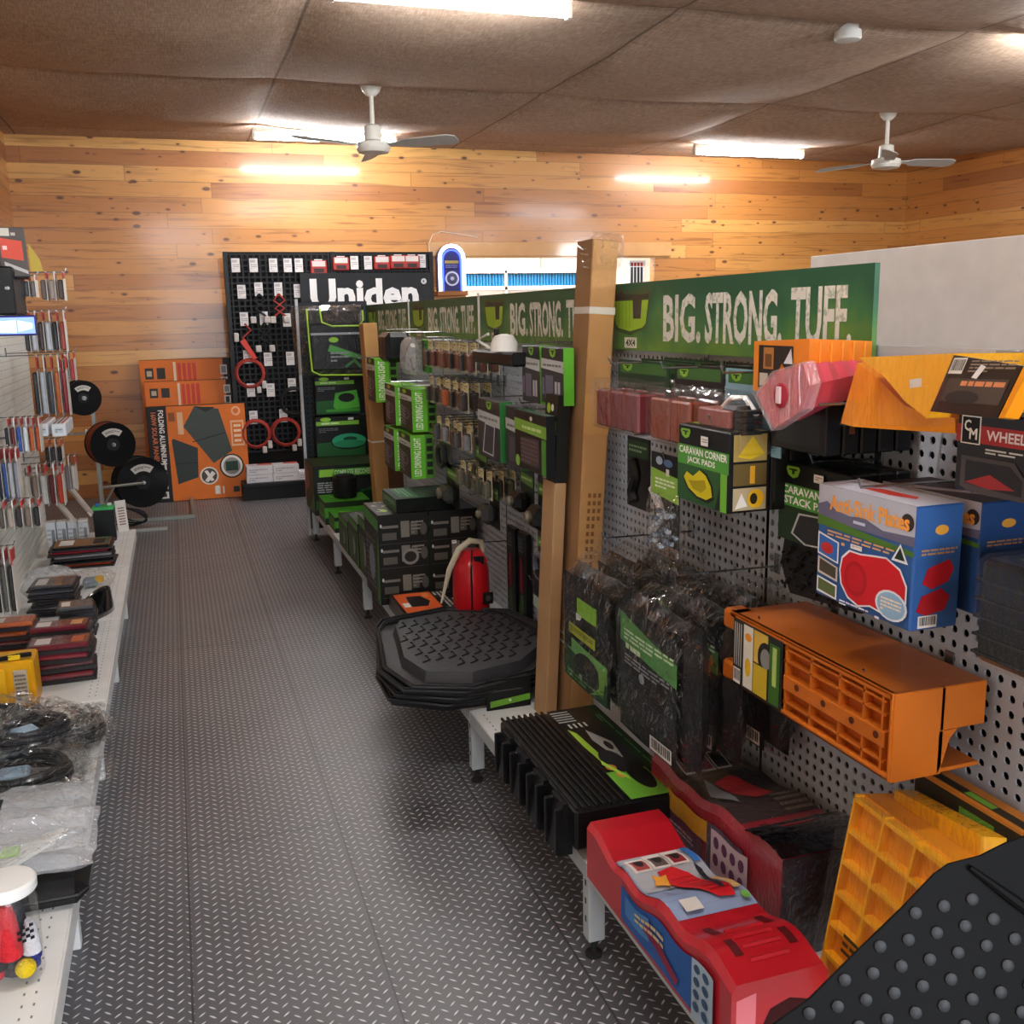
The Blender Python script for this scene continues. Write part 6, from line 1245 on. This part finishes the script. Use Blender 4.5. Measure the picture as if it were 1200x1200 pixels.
# yellow box
t = thing('strap_box', 'yellow plastic box with black strap and clear side panels on the left shelf', 'box', (-.63, 3.70, LZ)); YB = M('e0a010', .35, coat=.2)
m = MB(); m.box(-.09, .09, -.07, .07, 0, .17, YB, .008); m.box(-.05, .0, -.078, -.069, .01, .15, M('eab21e', .35), .003); m.build('box_body', t)
for s in (-.065, .035): m = MB(); m.box(s-.012, s+.032, -.075, -.069, .015, .14, M('b8a890', .25), .002); m.art(((s-.012, -.075, .015), (.044, 0, 0), (0, 0, .125)), [('dash', .1, .1, .9, .9, 7, '6a6058')]); m.build('clear_panel', t)
m = MB(); m.tube([(-.09, -.05, .175), (-.02, -.055, .18), (.04, -.05, .185), (.08, -.03, .18)], .009, BLACK, 6); m.box(.01, .05, -.06, -.03, .172, .19, M('e8c020', .4), .003); m.build('carry_strap', t)
# tail lights etc
stack('tail_light_pack', 'maroon tail light pack in the nearest stack at the shelf edge', 'pack', (-.60, -.37), 3.84, 3.98, LZ+.002, 4, .038, ['7a1c2c', '5e1826', '8a2434', '6a1a28'], 'maroon tail light packs', .012, True, 'c8602a')
stack('tail_light_pack', 'maroon light pack in the stack behind the nearest one', 'pack', (-.62, -.39), 4.06, 4.18, LZ+.002, 4, .04, ['6a1a2a', '8a2838', '5a1622'], 'maroon light packs behind', .014, True, 'd8a060')
stack('light_bar_pack', 'orange strip light pack in the stack by the wall panel', 'pack', (-.76, -.58), 4.1, 4.22, LZ+.002, 5, .036, ['8a3020', 'b04a24', '7a2a2a', 'a84a20', 'c05a28'], 'orange strip light packs', .01, True, 'c85a28')
stack('clamshell_pack', 'grey clear clamshell pack behind the light packs', 'pack', (-.55, -.40), 4.42, 4.56, LZ+.002, 4, .034, ['5a5e62', '7a8086', '4a4e52'], 'grey clamshell packs', .008)
stack('grey_flat_pack', 'flat grey pack in the slanted pile near the wall panel', 'pack', (-.70, -.50), 4.78, 5.0, LZ+.002, 6, .024, ['4a4c56', '6a6c78', '3a3c46'], 'flat grey packs', .008)
stack('orange_edge_pack', 'flat orange and black pack in the pile beside the battery', 'pack', (-.72, -.40), 5.72, 5.98, LZ+.002, 5, .024, ['c8502a', '1e1c1e', 'b8b4b4', 'a02a3a', '2a2628'], 'flat orange and black packs', .012, False)
t = thing('visor_pack', 'curved glossy black visor standing by the grey clamshell packs at the shelf edge', 'visor', (-.42, 4.72, LZ)); m = MB()
m.grid(lambda u, v: V((-.06+.13*math.sin(math.pi*u*.55)-.01*v, -.14+.02*v+.30*u*.9, .0+v*(.13*math.sin(math.pi*(.12+.76*u))**.6))), 14, 6, M('0f0f11', .12, coat=.8)); o = m.build('visor_shell', t)
md = o.modifiers.new('thickness', 'SOLIDIFY'); md.thickness = .006
t = thing('crumpled_bag', 'white crumpled bag with orange pieces on top of the slanted grey packs', 'bag', (-.66, 5.2, LZ+.004)); m = MB(); m.pillow((-.12, -.12, .05), (.24, 0, 0), (0, .24, 0), .14, FROST, 14, .02, 31, 3); m.box(-.06, .05, -.04, .05, .02, .06, M('e8e6e2', .4), .02); m.build('white_bag', t)
m = MB(); m.box(-.03, .03, -.06, -.02, .03, .06, M('c8682a', .4), .006); m.build('orange_part', t)
t = thing('clear_bag', 'clear bag of small grey parts lying beside the white crumpled bag', 'bag', (-.47, 5.3, LZ+.003)); m = MB(); m.pillow((-.1, -.1, .03), (.2, 0, 0), (0, .2, 0), .08, FILM, 12, .014, 33, 3); m.build('bag_film', t)
m = MB(); m.box(-.05, .02, -.05, .04, .0, .04, M('8a96a0', .4), .012); m.box(.01, .05, -.04, .0, .02, .05, M('d8a83a', .4), .006); m.build('grey_part', t)
# battery
t = thing('battery', 'black battery with green top at the far end of the left shelf', 'battery', (-.475, 6.45, LZ)); m = MB(); m.box(-.06, .06, -.05, .05, 0, .2, M('0f100f', .35), .004); m.build('battery_case', t)
m = MB(); m.box(-.062, .062, -.052, .052, .19, .212, M('3faa5a', .4), .004); m.build('green_top', t)
for s, cc in ((-.03, '2a6ab8'), (.035, 'd8d8d4')): m = MB(); m.box(s-.012, s+.012, -.015, .015, .212, .228, M(cc, .4), .003); m.build('terminal', t)
t = thing('leaflet', 'white leaflet card standing on the far corner of the left shelf', 'card', (-.385, 6.66, LZ), rz=.5, rx=-.1); m = MB(); m.box(-.035, .035, -.003, 0, 0, .2, M('e0dcd4', .5)); m.art(((-.035, -.003, 0), (.07, 0, 0), (0, 0, .2)), [('dash', .2, .2, .8, .8, 7, '8a5a4a')]); m.build('leaflet_sheet', t)
for i in range(4):
    t = thing('fitting_box', 'small white fitting box, %s from the wall panel in its row' % ORD[i], 'box', (-.755+.058*i, 6.28, LZ), group='small white fitting boxes'); m = MB(); m.box(-.026, .026, -.04, .04, 0, .17, M('e2e6ea', .4), .003); m.art(((-.026, -.04, 0), (.052, 0, 0), (0, 0, .17)), [('r', .55, .1, .9, .75, '8a8e94'), ('dash', .1, .2, .5, .8, 4, 'b0b4b8')]); m.build('printed_carton', t)
t = thing('parts_bag', 'clear bag of silver fittings between the white boxes and the battery', 'bag', (-.575, 6.22, LZ)); m = MB(); m.pillow((-.05, -.04, .03), (.1, 0, 0), (0, .02, .14), .05, FILM, 10, .01, 41, 3); m.build('bag_film', t); m = MB(); m.box(-.03, .03, -.02, .02, .01, .07, M('b8bcc0', .3, metal=.5), .015); m.build('silver_fitting', t)
# ---- hanging stock, left
def lpack(label, px0, px1, yt, yb, Y, cols, hdr='d8d4cc', grp=None, card='pack'):
    """row of packs on one hook, seen edge on; each pack its own thing"""
    A, B = on(px0, yt, Y=Y), on(px1, yb, Y=Y); n = len(cols); w = (B.x-A.x)/n
    for i, c_ in enumerate(cols):
        t = thing('hanging_pack', '%s, %s from the wall panel' % (label, ORD[i]), 'hanging pack', (A.x+w*(i+.5), Y+.05, B.z), group=grp or 'hanging packs on the left'); h = A.z-B.z
        m = MB(); m.box(w*.3, w*.36, -.05, .05, 0, h, M(hdr, .5)); m.art(((w*.36, -.05, h*.75), (0, .1, 0), (0, 0, h*.22)), [('r', .05, .1, .95, .9, 'b83a34')]); m.build('backing_card', t)
        m = MB(); m.box(-w*.38, w*.3, -.045, .04, h*.04, h*.72, M(c_, .25, coat=.4), min(.006, w*.2)); m.build('packed_part', t)
        m = MB(); m.box(w*.28, w*.44, -.052, -.046, h*.74, h*.97, M('c23a34' if i % 2 == 0 else 'e0dcd6', .4)); m.build('header_strip', t)
    hook(Y+.05, A.z-.005, B.x-LXB+.0, 'wire hook carrying the '+label[:70], x=LXB, s=1)
lpack('long slim packs below the lit screen', 24, 80, 364, 412, 5.2, ['26262c', 'c0c4cc', '3a2a2e', 'b8c0c8', '1e1e22', '9a4030'])
lpack('tall red header packs of test leads', 34, 84, 416, 487, 5.3, ['23242a', 'aeb6c0', '3f4650', 'b8602a', '8a1f2a'])
lpack('low bags above the wide white panel', 2, 50, 490, 530, 4.6, ['24242a', '6a1f24', '3858a8', 'd8dce4', 'c0602a', 'a84a20'])
lpack('grey and navy packs at the left edge', -8, 26, 525, 590, 4.3, ['1c1e2c', '2c4a8a', 'a8aab4', '8a8c98'])
lpack('brown and clear packs at the left edge', 24, 78, 545, 592, 5.0, ['c4bcb0', '8a7466', 'b8b4ae', '5a2426', 'a83a24'])
lpack('pale packs with dark caps low on the panel', -6, 50, 588, 618, 4.2, ['5a5048', 'a89a8c', '3a3436', '7a6a5e', '2e2a2c'])
lpack('dark metallic packs hanging at the lower left edge', -30, 22, 645, 720, 3.9, ['3a3834', '6a655e', '24221f', '56524c', '2e2c2a'])
lpack('dark packs below the white price cartons', 50, 76, 515, 548, 5.6, ['1e1a20', '3a3640', '26242a'])
lpack('clear packs under the tilted black display', 10, 44, 322, 348, 4.6, ['5a4e4c', '8a7e7a', '4a4444', '7a706c'])
lpack('clear packs with slanted pale card at the top', 44, 78, 318, 352, 4.9, ['6a5e5a', '9a8c84', '4e4644'])
lpack('red topped round light packs right of the test leads', 66, 90, 412, 446, 5.8, ['b03038', '2a2a2e', 'c84a50'])
lpack('pale slanted packs above the battery', 66, 92, 535, 575, 6.0, ['a89c98', '7a6e70', 'c4bab4'])
# white price cartons
for i, (pl, pr) in enumerate(((43, 58), (59, 79))):
    A, B = on(pl, 497, Y=4.8), on(pr, 511, Y=4.8)
    t = thing('bulb_carton', ('left', 'right')[i]+' white carton end with printed label in the pair of long bulb cartons', 'box', ((A.x+B.x)/2, 4.8, B.z), group='long bulb cartons'); w = (B.x-A.x)/2-.003
    m = MB(); m.box(-w, w, 0, .34, 0, A.z-B.z, M('d8dce0', .4), .003); m.art(((-w, 0, 0), (2*w, 0, 0), (0, 0, A.z-B.z)), [('r', .2, .25, .8, .7, 'c0c8cc'), ('dash', .25, .3, .75, .6, 2, '5a6a6e')]); m.art(((-w, 0, A.z-B.z), (2*w, 0, 0), (0, .34, 0)), [('r', .1+.28*k, 0, .25+.28*k, 1, ('8a5a48', '4a3630', 'b04a38')[k]) for k in range(3)]); m.build('printed_carton', t)
    hook(4.95, B.z-.012, .42, 'wire hook under the %s long bulb carton' % ('left', 'right')[i], x=LXB, s=1)
# slanted info cards above the battery
for i, (X_, yy) in enumerate(((-.60, 6.05), (-.52, 6.25))):
    t = thing('wiring_card', ('nearer', 'farther')[i]+' slanted cream card pack above the orange and black pile', 'card', (X_, yy, .50), ry=-.55); m = MB(); m.box(-.012, .0, -.06, .06, 0, .32, M('c8c0b4', .5), .002); m.art(((-.012, .06, 0), (0, -.12, 0), (0, 0, .32)), [('r', .2, .3, .4, .6, '6a4a3a')]); m.art(((-.012, -.06, 0), (.012, 0, 0), (0, 0, .32)), [('r', .1, .1, .9, .9, '8a8078')]); m.build('card_pack', t)
    hook(yy, .79, .14, 'wire hook carrying the %s slanted cream card' % ('nearer', 'farther')[i], x=LXB, s=1)
# lit display
A, B = on(-6, 370, Y=4.2), on(43, 393, Y=4.2)
t = thing('display_screen', 'glowing blue and white display strip at the left edge of the photo', 'screen', ((A.x+B.x)/2, 4.2, B.z)); w = (B.x-A.x)/2; h = A.z-B.z
m = MB(); m.box(-w, w, 0, .05, 0, h, M('2a2c60', .4), .003); m.build('screen_case', t)
m = MB(); m.art(((-w, 0, 0), (2*w, 0, 0), (0, 0, h)), [('r', .02, .1, .98, .9, M('5468e0', .3, emit=1.3, var=0)), ('p', [(.05, .2), (.5, .15), (.5, .75), (.05, .7)], M('a8e4ff', .3, emit=1.8, var=0)), ('p', [(.55, .2), (.92, .35), (.92, .6), (.55, .75)], M('8ab8ff', .3, emit=1.6, var=0))]); m.build('lit_screen', t)
A, B = on(-10, 312, Y=4.3), on(20, 369, Y=4.3)
t = thing('display_case', 'black display case at the left edge above the glowing screen', 'case', ((A.x+B.x)/2, 4.3, B.z)); m = MB(); w = (B.x-A.x)/2; m.box(-w, w, 0, .3, 0, A.z-B.z, M('101012', .35), .006); m.build('case_body', t)
m = MB(); m.tube([(w*.2, -.004, .1), (w*.5, -.012, .1)], .006, STEEL, 8); m.build('lock', t)
A, B = on(-4, 270, Y=4.35), on(36, 330, Y=4.35)
t = thing('radio_carton', 'grey carton with red label tilted on top of the black display case', 'carton', ((A.x+B.x)/2, 4.36, B.z+.02), rx=-.2, rz=.25); m = MB(); w = (B.x-A.x)/2; h = A.z-B.z; m.box(-w, w, 0, .05, 0, h, M('55504c', .5), .003)
m.art(((-w, 0, 0), (2*w, 0, 0), (0, 0, h)), [('p', [(.08, .38), (.85, .32), (.85, .72), (.08, .78)], 'd0503f'), ('r', .1, .82, .45, .98, 'c8c4b8'), ('dash', .15, .5, .45, .66, 1, 'f0d8d0'), ('p', [(.15, .22), (.95, .05), (.95, .12), (.15, .3)], 'b8b4b0'), ('dash', .5, .8, .9, .92, 1, 'c8c0b8')]); m.build('printed_carton', t)
t = thing('yellow_pennant', 'small yellow pointed card sticking up behind the red label carton', 'card', (on(42, 318, Y=4.9).x, 4.9, on(42, 318, Y=4.9).z)); m = MB(); m.slab([(-.02, 0, 0), (.03, 0, 0), (.02, 0, .05), (-.02, 0, .12)], (0, .004, 0), M('c8b04a', .5)); m.build('card_sheet', t)
